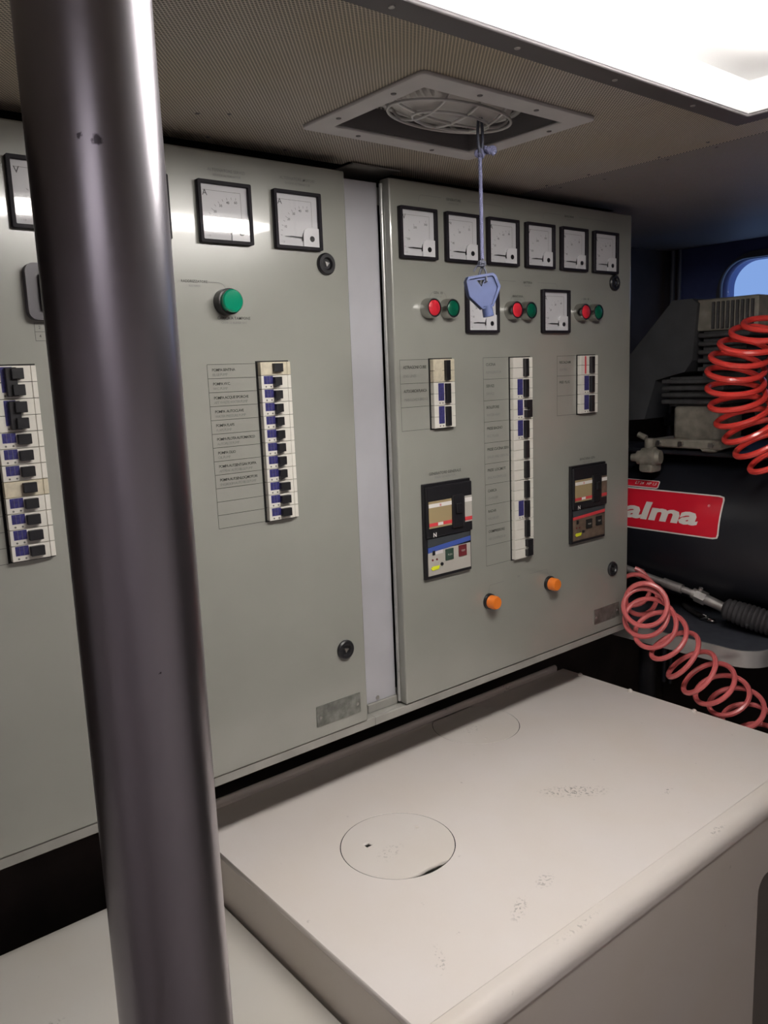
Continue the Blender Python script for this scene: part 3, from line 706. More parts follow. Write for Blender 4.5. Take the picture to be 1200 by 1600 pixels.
def main_breaker(root, x0, x1, z0, z1, variant, label):
    yf = -0.006
    x0, x1, z0, z1 = K(x0, yf), K(x1, yf), KZ(z0, yf), KZ(z1, yf)
    w, h = x1 - x0, z1 - z0
    X = lambda u: x0 + w * u
    Z = lambda v: z1 - h * v
    mb = add('main_breaker', B(x0, x1, yf, -0.0002, z0, z1, bev=0.0006), M_black, root, label=label)
    def pl(name, u0, u1, v0, v1, m_, y=0.0006, bev=0): return add(name, B(X(u0), X(u1), yf - y, yf + 0.0002, Z(v1), Z(v0), bev=bev), m_, mb)
    add('upper_cover', B(X(0.02), X(1.0), yf - 0.004, yf, Z(0.56), Z(0.03), bev=0.001), M_black, mb)
    yu = 0.0046
    pl('rating_plate', 0.06, 0.54, 0.18, 0.46, M_beige, yu)
    pl('white_stripe', 0.06, 0.54, 0.205, 0.245, M_whitep, yu + 0.0003)
    pl('red_stripe', 0.06, 0.54, 0.405, 0.44, M_redp, yu + 0.0003)
    pl('white_patch', 0.24, 0.35, 0.407, 0.438, M_whitep, yu + 0.0005)
    add('plate_print', text_bm([('III', X(0.30), Z(0.238), 0.0034, 'CENTER')], face_y(yf - yu - 0.0006), bold=0.03), M_redp, mb)
    pl('side_plate', 0.83, 0.985, 0.18, 0.46, M_brownp if variant else M_silver, yu)
    pl('white_stripe', 0.83, 0.985, 0.20, 0.245, M_whitep, yu + 0.0003)
    pl('red_stripe', 0.83, 0.985, 0.405, 0.445, M_redp, yu + 0.0003)
    bm = B(X(0.54), X(0.78), yf - 0.0075, yf - 0.003, Z(0.50), Z(0.15), bev=0.0015, seg=2)
    box(bm, X(0.60), X(0.72), yf - 0.0115, yf - 0.007, Z(0.34), Z(0.24), bev=0.001)
    add('toggle', bm, M_black, mb)
    add('letter', text_bm([('N', X(0.14), Z(0.555), 0.0068, 'LEFT')], face_y(yf - 0.0042), bold=0.03), M_whitep, mb)
    pl('smoked_strip', 0.05, 0.96, 0.575, 0.66, M_smoke, 0.0010)
    if variant == 0:
        bm = prism(bmesh.new(), [(X(0.05), Z(0.72)), (X(0.97), Z(0.675)), (X(0.97), Z(0.625)), (X(0.05), Z(0.665))], lambda u, v, a: Vector((u, a, v)), yf, yf - 0.0016)
        add('blue_stripe', bm, M_bluep, mb)
        pl('trip_unit', 0.05, 0.97, 0.70, 0.965, M_silver, 0.0012)
    else:
        bm = prism(bmesh.new(), [(X(0.05), Z(0.69)), (X(0.97), Z(0.665)), (X(0.97), Z(0.625)), (X(0.05), Z(0.655))], lambda u, v, a: Vector((u, a, v)), yf, yf - 0.0016)
        add('red_stripe', bm, M_redp, mb)
        pl('trip_unit', 0.05, 0.97, 0.68, 0.965, M_brownp, 0.0012)
    pl('test_button', 0.41, 0.58, 0.715, 0.835, M_dgreen if variant == 0 else M_void, 0.003, 0.0004)
    pl('trip_button', 0.70, 0.87, 0.705, 0.825, M_dred if variant == 0 else M_void, 0.003, 0.0004)
    pl('slide_switch', 0.14, 0.19, 0.70, 0.75, M_black, 0.002)
    pl('slide_plate', 0.20, 0.36, 0.705, 0.745, M_vent if variant == 0 else M_brownp, 0.0016)
    add('print', text_bm([('PUSH', X(0.495), Z(0.785), 0.0028, 'CENTER'), ('TEST', X(0.785), Z(0.775), 0.0028, 'CENTER')], face_y(yf - 0.0033), bold=0.02), M_silver, mb)
    add('adjuster', lathe(bmesh.new(), (X(0.33), yf - 0.001, Z(0.86)), (0, -1, 0), [(0, 0.0028), (0.002, 0.0026), (0.002, 0)], 14), M_black, mb, smooth=True)
    for u in (0.14, 0.23): add('adjuster', lathe(bmesh.new(), (X(u), yf - 0.001, Z(0.80)), (0, -1, 0), [(0, 0.0018), (0.001, 0.0016), (0.001, 0)], 12), M_dred, mb, smooth=True)
    bm = prism(bmesh.new(), [(X(0.10), Z(0.885)), (X(0.13), Z(0.91)), (X(0.26), Z(0.905)), (X(0.28), Z(0.87)), (X(0.13), Z(0.868))], lambda u, v, a: Vector((u, a, v)), yf, yf - 0.0022)
    add('sticker', bm, M_yellow, mb)

def bracket_line(root, pts):
    bm = bmesh.new()
    for a, b_ in zip(pts, pts[1:]): line_strip(bm, a, b_, 0.0006)
    add('printed_line', bm, M_inkf, root)
def arc(cx, cz, r, a0, a1, n=6): return [(cx + r * math.cos(math.radians(a0 + (a1 - a0) * i / n)), cz + r * math.sin(math.radians(a0 + (a1 - a0) * i / n))) for i in range(n + 1)]

ZT, ZB = 1.7672, 0.9888
def cabinet_body(root, x0, x1):
    bm = bmesh.new()
    yb = 0.30
    box(bm, x0, x1, 0.0025, 0.030, 0.9735, 0.9868, bev=0.001)     # bottom rail
    box(bm, x0, x1, 0.028, yb, 0.9735, 0.977)
    box(bm, x0, x1, 0.026, 0.030, 0.9868, 1.01)                 # bottom
    box(bm, x0, x1, 0.028, yb, 1.758, 1.760)
    box(bm, x0, x0 + 0.02, 0.025, yb, 0.977, 1.758); box(bm, x1 - 0.02, x1, 0.025, yb, 0.977, 1.758)
    box(bm, x0, x1, yb, yb + 0.003, 0.9735, 1.760)
    box(bm, x0, x1, 0.025, 0.028, 1.735, 1.758)
    add('body', bm, M_frame, root)

# ---- left cabinet
LC = empty('electrical_cabinet', (0.40, 0.15, 0.96), 'grey electrical cabinet on the left, partly hidden by the steel pole', 'electrical cabinet')
cabinet_body(LC, 0.07, 0.7064)
dl = door_part(LC, 0.105, 0.691, ZB - 0.001, ZT)
sc35 = lambda n: [''] * n
tA = ['', '', '10', '', '20', '', '30', '', '40', '', '60']
meter(LC, 0.2615, 1.7337, 'V', ['', '100', '', '200', '', '250'])
meter(LC, 0.3650, 1.7337, 'V', ['', '10', '', '20', '', '30'])
meter(LC, 0.4740, 1.7337, 'A', tA)
meter(LC, 0.5790, 1.7337, 'A', tA)
text_part(LC, [('ALTERNATORE SERVIZI', 0.513, 1.7440, 0.0034, 'CENTER'), ('ALTERNATORE MOTORI', 0.615, 1.7460, 0.0034, 'CENTER')], M_inkf, 0.015)
text_part(LC, [('SERVICE ALTERNATOR', 0.513, 1.7385, 0.0026, 'CENTER'), ('ENGINE ALTERNATOR', 0.615, 1.7405, 0.0026, 'CENTER')], M_inkf, 0.0)
lock(LC, 0.6530, 1.6450); lock(LC, 0.6545, 1.1080)
pilot(LC, 0.4990, 1.5920, M_greenl, 0.62, 'large black indicator lamp with a green lens', r=0.0150, h=0.022)
text_part(LC, [('RADDRIZZATORE', 0.460, 1.6140, 0.0030, 'CENTER'), ('CARICA A TAMPONE', 0.510, 1.5715, 0.0034, 'CENTER')], M_ink)
text_part(LC, [('RECTIFIER', 0.460, 1.6090, 0.0024, 'CENTER'), ('CHARGE BUFFER BAT', 0.510, 1.5665, 0.0026, 'CENTER')], M_inkf, 0.0)
bracket_line(LC, [(0.478, 1.6150), (0.492, 1.6150)] + arc(0.492, 1.606, 0.009, 90, 5))
# selector switch half hidden behind the pole
sw = add('selector_switch', prism(bmesh.new(), rrect(0.265, 0.305, 1.568, 1.626, 0.009, 5), lambda u, v, a: Vector((u, a, v)), 0.0, -0.010), M_grey, LC, smooth=True)
add('knob', B(0.277, 0.293, -0.017, -0.0095, 1.577, 1.616, bev=0.004, seg=3), M_pipe, sw, smooth=True)
grid(LC, 0.2715, 0.300, (1.5655, 1.5565, 1.5470), 0.0005)
text_part(LC, [('2', 0.2755, 1.5595, 0.003, 'LEFT'), ('4', 0.2755, 1.5505, 0.003, 'LEFT')], M_ink)
# label column and breakers
zs = [1.5175 - i * (1.5175 - 1.3138) / 12 for i in range(13)]
grid(LC, 0.4683, 0.5370, zs)
rows = [('POMPA SENTINA', 'BILGE PUMP'), ('POMPA W.C.', 'W.C. PUMP'), ('POMPA ACQUE SPORCHE', 'AFT WASTE WATER PUMP'), ('POMPA  AUTOCLAVE', 'WATER PRESSURE PUMP'), ('POMPA FLAPS', 'FLAPS PUMP'),
        ('POMPA PILOTA AUTOMATICO', 'AUTOPILOT PUMP'), ('POMPA OLIO', 'OIL PUMP'), ('POMPA AUT.SENT.GAV. POPPA', 'AFT PEAK AUTO BILGE PUMP'), ('POMPA AUT.SEN.LOC.MOTORI', 'ENG.ROOM AUTO BILGE PUMP')]
for i, (a, b_) in enumerate(rows):
    wd = 0.92 if len(a) > 20 else 1.0
    text_part(LC, [(a, 0.4745, zs[i] - 0.0082, 0.0033, 'LEFT')], M_ink, 0.018, space=0.86 * wd)
    text_part(LC, [(b_, 0.4745, zs[i] - 0.0140, 0.0032, 'LEFT')], M_inkf, 0.0, space=0.84 * wd)
breakers(LC, 0.5435, 0.0455, 1.5192, 0.01722, [(1, 'aged', 'mid')] + [(1, 'blue', 'on')] * 8 + [(1, 'blue', 'off')] * 3)
zsA = [1.5205 - i * (1.5205 - 1.3140) / 12 for i in range(13)]
grid(LC, 0.150, 0.2185, [zsA[i] for i in (0, 2, 4, 5, 6, 7, 8, 9, 10, 11, 12)])
breakers(LC, 0.2232, 0.0455, 1.5220, 0.01730, [(2, 'blue', 'big'), (2, 'blue', 'big')] + [(1, 'blue', 'mid')] * 3 + [(1, 'aged', 'mid')] + [(1, 'blue', 'mid')] * 2 + [(1, 'blue', 'off')] * 2)
nameplate(LC, 0.5990, 0.6772, 1.0062, 1.0360, 'SERIE N° 12')

# ---- right cabinet
RC = empty('electrical_cabinet', (1.06, 0.15, 0.96), 'grey electrical cabinet on the right, in front of the dangling blue key', 'electrical cabinet')
cabinet_body(RC, 0.7065, 1.350)
door_part(RC, 0.7675, 1.3525, ZB, ZT + 0.001)
add('mullion', B(0.7068, 0.764, 0.0225, 0.0249, 1.001, 1.764), M_strip, RC, label='bare metal strip between the two cabinet doors')
add('screw', lathe(bmesh.new(), (0.728, 0.0225, 1.006), (0, -1, 0), [(0, 0.0036), (0.001, 0.003), (0.0018, 0)], 14), M_steel, RC, smooth=True)
add('lower_rail', B(0.7068, 0.7655, 0.0190, 0.0255, 0.987, 1.0005, bev=0.0008), M_frame, RC)
add('cover_plate', B(0.714, 0.799, 0.010, 0.10, 1.7805, 1.7825), M_frame, RC)
for (z0, z1) in ((0.992, 1.04), (1.0405, 1.72), (1.7205, 1.762)):
    add('hinge', cyl(bmesh.new(), (0.7655, 0.0150, z0), (0.7655, 0.0150, z1), 0.0026, seg=12), M_shelfe, RC, smooth=True)
U = [('V', ['', '100', '', '200', '', '300']), ('Hz', ['', '45', '', '50', '', '55']), ('A', ['', '', '20', '', '40', '', '60', '', '80']),
     ('V', ['', '100', '', '200', '', '300']), ('Hz', ['', '45', '', '50', '', '55']), ('A', ['', '', '20', '', '40', '', '60', '', '80'])]
for i, (u, tk) in enumerate(U): meter(RC, 0.7885 + 0.0906 * i, 1.7332, u, tk)
meter(RC, 0.9200, 1.6280, 'A', ['', '10', '', '20', '', '30', '', '40'])
meter(RC, 1.1010, 1.6280, 'A', ['', '10', '', '20', '', '30', '', '40'])
lock(RC, 1.2985, 1.6450); lock(RC, 1.3010, 1.1080)
for x, m_, l in ((0.8345, M_red, 'push button with a red cap'), (0.8730, M_green, 'push button with a dark green cap'), (1.0165, M_red, 'push button with a red cap'), (1.0510, M_green, 'push button with a dark green cap'),
                 (1.1955, M_red, 'push button with a red cap'), (1.2320, M_green, 'push button with a dark green cap')):
    push_button(RC, x, 1.5908, m_, l)
pilot(RC, 0.9550, 1.1165, M_orange, 0.25, 'small round indicator lamp with an amber lens')
pilot(RC, 1.1110, 1.1165, M_orange, 0.25, 'small round indicator lamp with an amber lens')
text_part(RC, [('GENERATORE', 0.893, 1.7480, 0.0034, 'CENTER'), ('BANCHINA', 1.168, 1.7480, 0.0034, 'CENTER'), ('BATTERIA', 1.060, 1.6350, 0.0034, 'CENTER'),
               ('GEN. 1B', 0.857, 1.6125, 0.0036, 'CENTER'), ('BANCHINA', 1.035, 1.6125, 0.0034, 'CENTER'), ('INV. 1B', 1.216, 1.6125, 0.0034, 'CENTER'),
               ('GENERATORE GENERALE', 0.862, 1.3420, 0.0042, 'CENTER'), ('BANCHINA GEN.', 1.222, 1.3290, 0.0042, 'CENTER')], M_ink, 0.02)
text_part(RC, [('GENERATOR', 0.893, 1.7430, 0.0026, 'CENTER'), ('SHORE', 1.168, 1.7430, 0.0026, 'CENTER'), ('BATTERY', 1.060, 1.6300, 0.0026, 'CENTER'),
               ('TEST G1', 0.857, 1.6075, 0.0028, 'CENTER'), ('SHORE ON', 1.035, 1.6075, 0.0026, 'CENTER'), ('TEST', 1.216, 1.6075, 0.0026, 'CENTER'),
               ('MAIN GENERATOR', 0.862, 1.3360, 0.0036, 'CENTER'), ('MAIN SHORE', 1.222, 1.3230, 0.0034, 'CENTER')], M_inkf, 0.0)
for (xa, xb, xc, xd, z) in ((0.823, 0.868, 0.922, 1.002, 1.7505), (1.100, 1.145, 1.195, 1.277, 1.7505), (0.955, 1.030, 1.085, 1.135, 1.6375)):
    bracket_line(RC, [(xa, z - 0.010)] + arc(xa + 0.006, z - 0.006, 0.006, 180, 90) + [(xb, z)])
    bracket_line(RC, [(xc, z)] + arc(xd - 0.006, z - 0.006, 0.006, 90, 0) + [(xd, z - 0.010)])
for xm in (0.857, 1.035, 1.216):
    bracket_line(RC, arc(xm - 0.006, 1.604, 0.012, 180, 105)); bracket_line(RC, arc(xm + 0.006, 1.604, 0.012, 75, 0))
bracket_line(RC, [(0.955, 1.131), (0.958, 1.143), (0.993, 1.1435)]); bracket_line(RC, [(1.060, 1.1435), (1.105, 1.1435), (1.109, 1.133)])
text_part(RC, [('24V', 1.030, 1.1435, 0.003, 'CENTER')], M_inkf)
def label_rows(root, x0, x1, z0, pitch, rows, n):
    zz = [z0 - i * pitch for i in range(n + 1)]
    grid(root, x0, x1, zz)
    for i, (a, b_) in enumerate(rows):
        if a: text_part(root, [(a, x0 + 0.006, zz[i] - pitch * 0.38, 0.0044, 'LEFT')], M_ink, 0.02, space=0.9, maxw=x1 - x0 - 0.010)
        if b_: text_part(root, [(b_, x0 + 0.006, zz[i] - pitch * 0.74, 0.0040, 'LEFT')], M_inkf, 0.0, space=0.88, maxw=x1 - x0 - 0.009)
label_rows(RC, 0.7768, 0.8330, 1.5170, 0.0346, [('ASTRAGONI CUBIE', 'ENG. LINES'), ('AUTOCARICHI PLANCIA', 'MAIN LOADS BRIDGE'), ('', '')], 3)
label_rows(RC, 0.9510, 1.0160, 1.5170, 0.0340, [('CUCINA', 'REFRIGERATOR'), ('SERVIZI', 'SERVICE'), ('BOLLITORE', 'WATER HEAT.'), ('PRESE BAGNO', 'W.C. PLUGS'),
           ('PRESE CUCINA SERV.', 'GALLEY AND CREW PLUG'), ('PRESE  LOC.MOT.', 'ENG. ROOM PLUGS'), ('CARICA', 'CHARGER'), ('RADAR', 'RADAR SET'), ('COMPRESSORE', 'AIR COMPRESSOR'), ('', '')], 10)
label_rows(RC, 1.1350, 1.1950, 1.5165, 0.0343, [('RISCALDAM.', 'HEATING'), ('FREE  PLUG', ''), ('', '')], 3)
breakers(RC, 0.8435, 0.0452, 1.5170, 0.01745, [(2, 'aged', 'on'), (2, 'blue', 'on'), (2, 'blue', 'on')])
breakers(RC, 1.0225, 0.0492, 1.5162, 0.01708, [(2, 'none', 'on'), (2, 'blue', 'on'), (2, 'blue', 'off'), (2, 'blue', 'on'), (2, 'none', 'on'), (2, 'none', 'on'), (2, 'none', 'on'), (2, 'blue', 'on'), (2, 'none', 'on'), (2, 'none', 'off')])
breakers(RC, 1.2020, 0.0510, 1.5165, 0.01725, [(2, 'red', 'on'), (2, 'blue', 'on'), (2, 'blue', 'on')])
main_breaker(RC, 0.8155, 0.9165, 1.1790, 1.3290, 0, 'black main breaker with a blue stripe and grey trip unit')
main_breaker(RC, 1.1745, 1.2775, 1.1763, 1.3200, 1, 'black main breaker with a red stripe and brown trip unit')
nameplate(RC, 1.2450, 1.3250, 1.0082, 1.0365, '24 V  N° 7')

# ================================================================== WHITE BOXES (benches)
ZTOP = 0.862
Mk = [(0.928, -0.205, 0.060, 0.020, -0.69, 0.75), (0.660, -0.330, 0.03, 0.010, 0.5, 0.5), (0.725, -0.315, 0.02, 0.012, 0.3, 0.45), (1.03, -0.30, 0.02, 0.006, 0.2, 0.5), (0.53, -0.33, 0.03, 0.008, 1.0, 0.35)]
bx = empty('engine_box', (0.887, -0.13, 0.0), 'large white painted box with two round covers under the cabinets', 'box')
X0, X1, Y0, Y1 = 0.4495, 1.3225, -0.378, 0.135
C1, C2, RC_ = (0.6410, -0.1200), (0.9905, 0.0710), 0.0795
ox, oy = (X0 + X1) / 2, (Y0 + Y1) / 2
M_top = painted_top('white_box_paint', (0.80, 0.75, 0.72, 1), [(x - ox, y - oy, a, b_, c, d) for x, y, a, b_, c, d in Mk])
bm = sheet([(X0, Y0), (X1, Y0), (X1, Y1), (X0, Y1)], [circle(*C1, RC_, 72), circle(*C2, RC_, 72)], 0.010, lambda u, v, w: Vector((u, v, ZTOP - 0.005 + w)))
add('lid', bm, M_top, bx)
M_boxp = painted_top('white_box_paint_plain', (0.76, 0.71, 0.67, 1), [(0.1, 0.0, 0.03, 0.006, 0, 0.35), (-0.2, 0.004, 0.05, 0.005, 0, 0.3), (0.27, -0.004, 0.012, 0.008, 0, 0.5)])
M_boxf = painted_top('white_box_paint_front', (0.74, 0.68, 0.62, 1), [])
# rounded nose along the front: quarter-round profile, extruded in x
prof = [(Y0 - 0.0008, ZTOP), (Y0 - 0.007, ZTOP - 0.0002)]
for i in range(1, 11):
    a = math.radians(9 * i); prof.append((Y0 - 0.007 - 0.021 * math.sin(a), ZTOP - 0.021 * (1 - math.cos(a))))
prof += [(Y0 - 0.028, ZTOP - 0.0268), (Y0 - 0.0008, ZTOP - 0.0268)]
bm = prism(bmesh.new(), prof, lambda u, v, a: Vector((a, u, v)), X0, X1)
add('front_edge', bm, M_boxp, bx, smooth=True)
# front face with a rounded dark opening on the right
bm = sheet([(X0, 0.0), (X1, 0.0), (X1, ZTOP - 0.027), (X0, ZTOP - 0.027)], [rrect(1.092, 1.26, 0.10, 0.742, 0.025, 5)], 0.012, lambda u, v, w: Vector((u, Y0 - 0.0212 - w, v)))
add('front_panel', bm, M_boxf, bx)
add('side_panel', B(X0, X0 + 0.012, Y0 - 0.0150, Y1, 0.0, ZTOP - 0.0102), M_boxf, bx)
add('side_panel', B(X1 - 0.012, X1, Y0 - 0.0150, Y1, 0.0, ZTOP - 0.0102), M_boxf, bx)
add('back_panel', B(X0 + 0.012, X1 - 0.012, Y1 - 0.012, Y1, 0.0, ZTOP - 0.0102), M_boxf, bx)
add('cavity_shade', B(X0 + 0.013, X1 - 0.013, Y0 + 0.02, Y1 - 0.013, ZTOP - 0.045, ZTOP - 0.03), M_void, bx)  # black sheet under the lid, coloured as the shade of the cavity
# half-round bead at the back
bm = cyl(bmesh.new(), (X0, Y1 + 0.006, ZTOP + 0.006), (X1 - 0.02, Y1 + 0.006, ZTOP + 0.006), 0.0060, seg=16)
box(bm, X0, X1 - 0.02, Y1 + 0.0005, Y1 + 0.010, ZTOP - 0.03, ZTOP + 0.006)
add('rear_bead', bm, M_boxp, bx, smooth=True)
# round covers
def disc(c, r, bite=None, hole=None):
    pts = []; rnd = random.Random(4)
    for i in range(96):
        a = 2 * PI * i / 96; rr = r
        if bite and bite[0] < math.degrees(a) % 360 < bite[1]:
            t = (math.degrees(a) % 360 - bite[0]) / (bite[1] - bite[0])
            rr = r - (0.0125 * math.sin(PI * t) ** 0.7 * (0.35 + 0.65 * t) + rnd.uniform(-0.0006, 0.0010))
        pts.append((c[0] + rr * math.cos(a), c[1] + rr * math.sin(a)))
    return sheet(pts, [hole] if hole else [], 0.008, lambda u, v, w: Vector((u, v, ZTOP - 0.004 + w)))
M_cov = painted_top('white_cover_paint', (0.78, 0.735, 0.70, 1), [(-0.02, -0.01, 0.03, 0.015, 0.3, 0.3)])
cv = add('access_cover', disc(C1, RC_ - 0.0015, (237, 288), [(0.6045, -0.0985), (0.6155, -0.0985), (0.6155, -0.0875), (0.6045, -0.0875)]), M_cov, bx, label='round cover with a chipped edge and a square hole')
add('screw', lathe(bmesh.new(), (0.688, -0.107, ZTOP), (0, 0, 1), [(0, 0.0030), (0.0006, 0.0030), (0.0006, 0.0016), (0.0002, 0.0014), (0.0002, 0)], 16), M_boxp, cv, smooth=True)
cv = add('access_cover', disc(C2, RC_ - 0.0013), M_cov, bx, label='intact round cover half in the cabinet shadow')
add('screw', lathe(bmesh.new(), (0.962, 0.020, ZTOP), (0, 0, 1), [(0, 0.0022), (0.0006, 0.0018), (0.0006, 0)], 12), M_boxp, cv, smooth=True)
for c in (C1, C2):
    add('cover_gap_shade', sheet(circle(c[0], c[1], RC_ - 0.0001, 72), [circle(c[0], c[1], RC_ - 0.0013, 72)], 0.005, lambda u, v, w: Vector((u, v, ZTOP - 0.0031 + w))), M_void, bx)  # black rings in the cover gaps, the gap shade put into their colour
for y in (0.086, -0.034, -0.170):
    add('bolt', lathe(bmesh.new(), (1.3165, y, ZTOP), (0, 0, 1), [(0, 0.0050), (0.0025, 0.0048), (0.0045, 0.0025), (0.0048, 0)], 14), M_boxp, bx, smooth=True)

lb = empty('low_box', (-0.1, -0.13, 0.0), 'lower white painted box at the bottom left, behind the steel pole', 'box')
LX0, LX1 = -0.75, X0 - 0.004
M_low = painted_top('grey_white_box_paint', (0.66, 0.64, 0.60, 1), [(0.50, -0.02, 0.02, 0.012, 0.3, 0.6), (0.42, -0.03, 0.015, 0.01, 0, 0.6), (0.35, 0.10, 0.02, 0.01, 0, 0.5)])
bm = B(LX0, LX1, -0.400, 0.130, 0.767, 0.787, bev=0.0015)
add('lid', bm, M_low, lb)
add('front_panel', B(LX0 + 0.01, LX1 - 0.004, -0.385, -0.373, 0.0, 0.7668), M_low, lb)
add('side_panel', B(LX1 - 0.016, LX1 - 0.004, -0.372, 0.12, 0.0, 0.7668), M_low, lb)
add('side_panel', B(LX0 + 0.01, LX0 + 0.022, -0.372, 0.12, 0.0, 0.7668), M_low, lb)

# ================================================================== SHELF, COMPRESSOR, HOSES
sh = empty('shelf', (1.70, -0.05, 0.93), 'dark shelf with an aluminium edge carrying the air compressor', 'shelf')
SX0, SY0, SR = 1.415, -0.238, 0.055
def shelf_outline(g=0.0):
    pts = [(1.99, 0.315)]
    pts += [(SX0 + g, 0.315)]
    for i in range(9):
        a = math.radians(180 + 90 * i / 8); pts.append((SX0 + SR + (SR - g) * math.cos(a), SY0 + SR + (SR - g) * math.sin(a)))
    pts += [(1.99, SY0 + g)]
    return pts
bm = prism(bmesh.new(), shelf_outline(0.004), lambda u, v, a: Vector((u, v, a)), 0.932, 0.960)
add('top', bm, M_shelf, sh)
bm = bmesh.new()
o1, o2 = shelf_outline(0.0)[1:], shelf_outline(0.004)[1:]
V = [[bm.verts.new((p[0], p[1], z)) for p in o] for o in (o1, o2) for z in (0.9290, 0.9615)]
for i in range(len(o1) - 1):
    bm.faces.new((V[0][i], V[0][i + 1], V[1][i + 1], V[1][i])); bm.faces.new((V[2][i], V[3][i], V[3][i + 1], V[2][i + 1]))
    bm.faces.new((V[1][i], V[1][i + 1], V[3][i + 1], V[3][i])); bm.faces.new((V[0][i], V[2][i], V[2][i + 1], V[0][i + 1]))
add('edge_band', bm, M_shelfe, sh, smooth=True)
add('leg', cyl(bmesh.new(), (1.50, 0.045, 0.0), (1.50, 0.045, 0.932), 0.018, seg=20), M_pipe, sh, smooth=True)
add('leg', cyl(bmesh.new(), (1.93, -0.19, 0.0), (1.93, -0.19, 0.932), 0.018, seg=20), M_pipe, sh, smooth=True)

ac = empty('air_compressor', (1.65, 0.0, 0.960), 'black air compressor tank with a red sign, on the shelf right of the cabinets', 'compressor')
TX, TZ, TR = 1.650, 1.148, 0.170
bm = lathe(bmesh.new(), (TX, 0.300, TZ), (0, -1, 0), [(0, 0), (0.005, 0.08), (0.02, 0.13), (0.05, 0.162), (0.08, TR), (0.62, TR), (0.65, 0.162), (0.68, 0.13), (0.695, 0.08), (0.70, 0)], 64)
tank = add('tank', bm, M_tank, ac, smooth=True)
for y in (0.22, -0.28):
    add('foot', B(TX - 0.09, TX + 0.09, y - 0.015, y + 0.015, 0.9602, TZ - 0.125, bev=0.003), M_tank, ac)
def on_tank(off):
    """u runs along -y, v is arc height from z = TZ on the -x side"""
    def f(u, v, w):
        a = v / TR; r = TR + off + w
        return Vector((TX - r * math.cos(a), -u, TZ + r * math.sin(a)))
    return f
def curved(outline_fn, u0, u1, v0, v1, r, off, nm, m_, par):
    bm = bmesh.new(); f = on_tank(off); nu, nv = 24, 10
    vs = {}
    for i in range(nu + 1):
        for j in range(nv + 1):
            u = u0 + (u1 - u0) * i / nu; v = v0 + (v1 - v0) * j / nv
            # squeeze corners onto the rounded outline
            for (cu, cv_, su, sv) in ((u0 + r, v0 + r, -1, -1), (u1 - r, v0 + r, 1, -1), (u0 + r, v1 - r, -1, 1), (u1 - r, v1 - r, 1, 1)):
                du, dv = (u - cu) * su, (v - cv_) * sv
                if du > 0 and dv > 0:
                    l = math.hypot(du, dv); mm = max(du, dv)
                    if l > 0: du, dv = du * mm / l, dv * mm / l; u, v = cu + su * du, cv_ + sv * dv
            vs[i, j] = bm.verts.new(f(u, v, 0))
    for i in range(nu):
        for j in range(nv): bm.faces.new((vs[i, j], vs[i + 1, j], vs[i + 1, j + 1], vs[i, j + 1]))
    return add(nm, bm, m_, par, smooth=True)
SU0, SU1, SV0, SV1 = -0.165, 0.119, 0.004, 0.092
sg = curved(None, SU0, SU1, SV0, SV1, 0.008, 0.0006, 'sign', M_signw, ac)
sg['label'] = 'red sign with a white border and white lettering'
curved(None, SU0 + 0.003, SU1 - 0.003, SV0 + 0.003, SV1 - 0.003, 0.006, 0.0012, 'red_field', M_sign, sg)
bm = bmesh.new()
def sub_text(bm, s, x, z, h, al, bold, shear, space, off, xs=1.0):
    t = text_bm([(s, 0, 0, h, al)], lambda u, v, w: Vector((u * xs + x, v + z, 0)), bold=bold, shear=shear, space=space)
    bmesh.ops.triangulate(t, faces=t.faces)
    for _ in range(2): bmesh.ops.subdivide_edges(t, edges=[e for e in t.edges if e.calc_length() > 0.006], cuts=1)
    f = on_tank(off)
    for v in t.verts: v.co = f(v.co.x, v.co.y, 0)
    me = bpy.data.meshes.new('tmp'); t.to_mesh(me); t.free(); bm.from_mesh(me); bpy.data.meshes.remove(me)
sub_text(bm, 'Balma', 0.070, 0.028, 0.0345, 'RIGHT', 0.055, 0.13, 1.0, 0.0018, xs=1.84)
sub_text(bm, '®', 0.088, 0.066, 0.005, 'LEFT', 0.0, 0.0, 1.0, 0.0018)
add('lettering', bm, M_signw, sg)
s2 = curved(None, -0.13, -0.031, 0.0935, 0.112, 0.004, 0.0006, 'sign', M_signw, ac)
s2['label'] = 'small red sign strip above the large one'
curved(None, -0.128, -0.033, 0.0955, 0.110, 0.003, 0.0012, 'red_field', M_sign, s2)
bm = bmesh.new(); sub_text(bm, 'LT 24   HP 1,5', -0.037, 0.1005, 0.0060, 'RIGHT', 0.03, 0.2, 1.0, 0.0018)
add('lettering', bm, M_signw, s2)

# pump on top of the tank
add('base_plate', B(1.50, 1.78, -0.34, 0.14, TZ + TR - 0.006, TZ + TR + 0.003, bev=0.002), M_tank, ac)
bm = B(1.50, 1.60, -0.100, -0.002, 1.340, 1.412, bev=0.010, seg=3)
box(bm, 1.488, 1.61, -0.112, 0.034, 1.327, 1.345, bev=0.003)
ck = add('crankcase', bm, M_cast, ac, smooth=True)
for y, z in ((-0.03, 1.336), (-0.095, 1.336), (0.02, 1.336)):
    add('bolt', cyl(bmesh.new(), (1.482, y, z), (1.489, y, z), 0.0055, seg=8), M_steel, ck)
bm = bmesh.new(); box(bm, 1.49, 1.53, -0.100, -0.070, 1.3215, 1.330, bev=0.003); box(bm, 1.50, 1.53, -0.092, -0.076, 1.3215, 1.340, bev=0.003)
add('mounting_foot', bm, M_cast, ac, smooth=True)
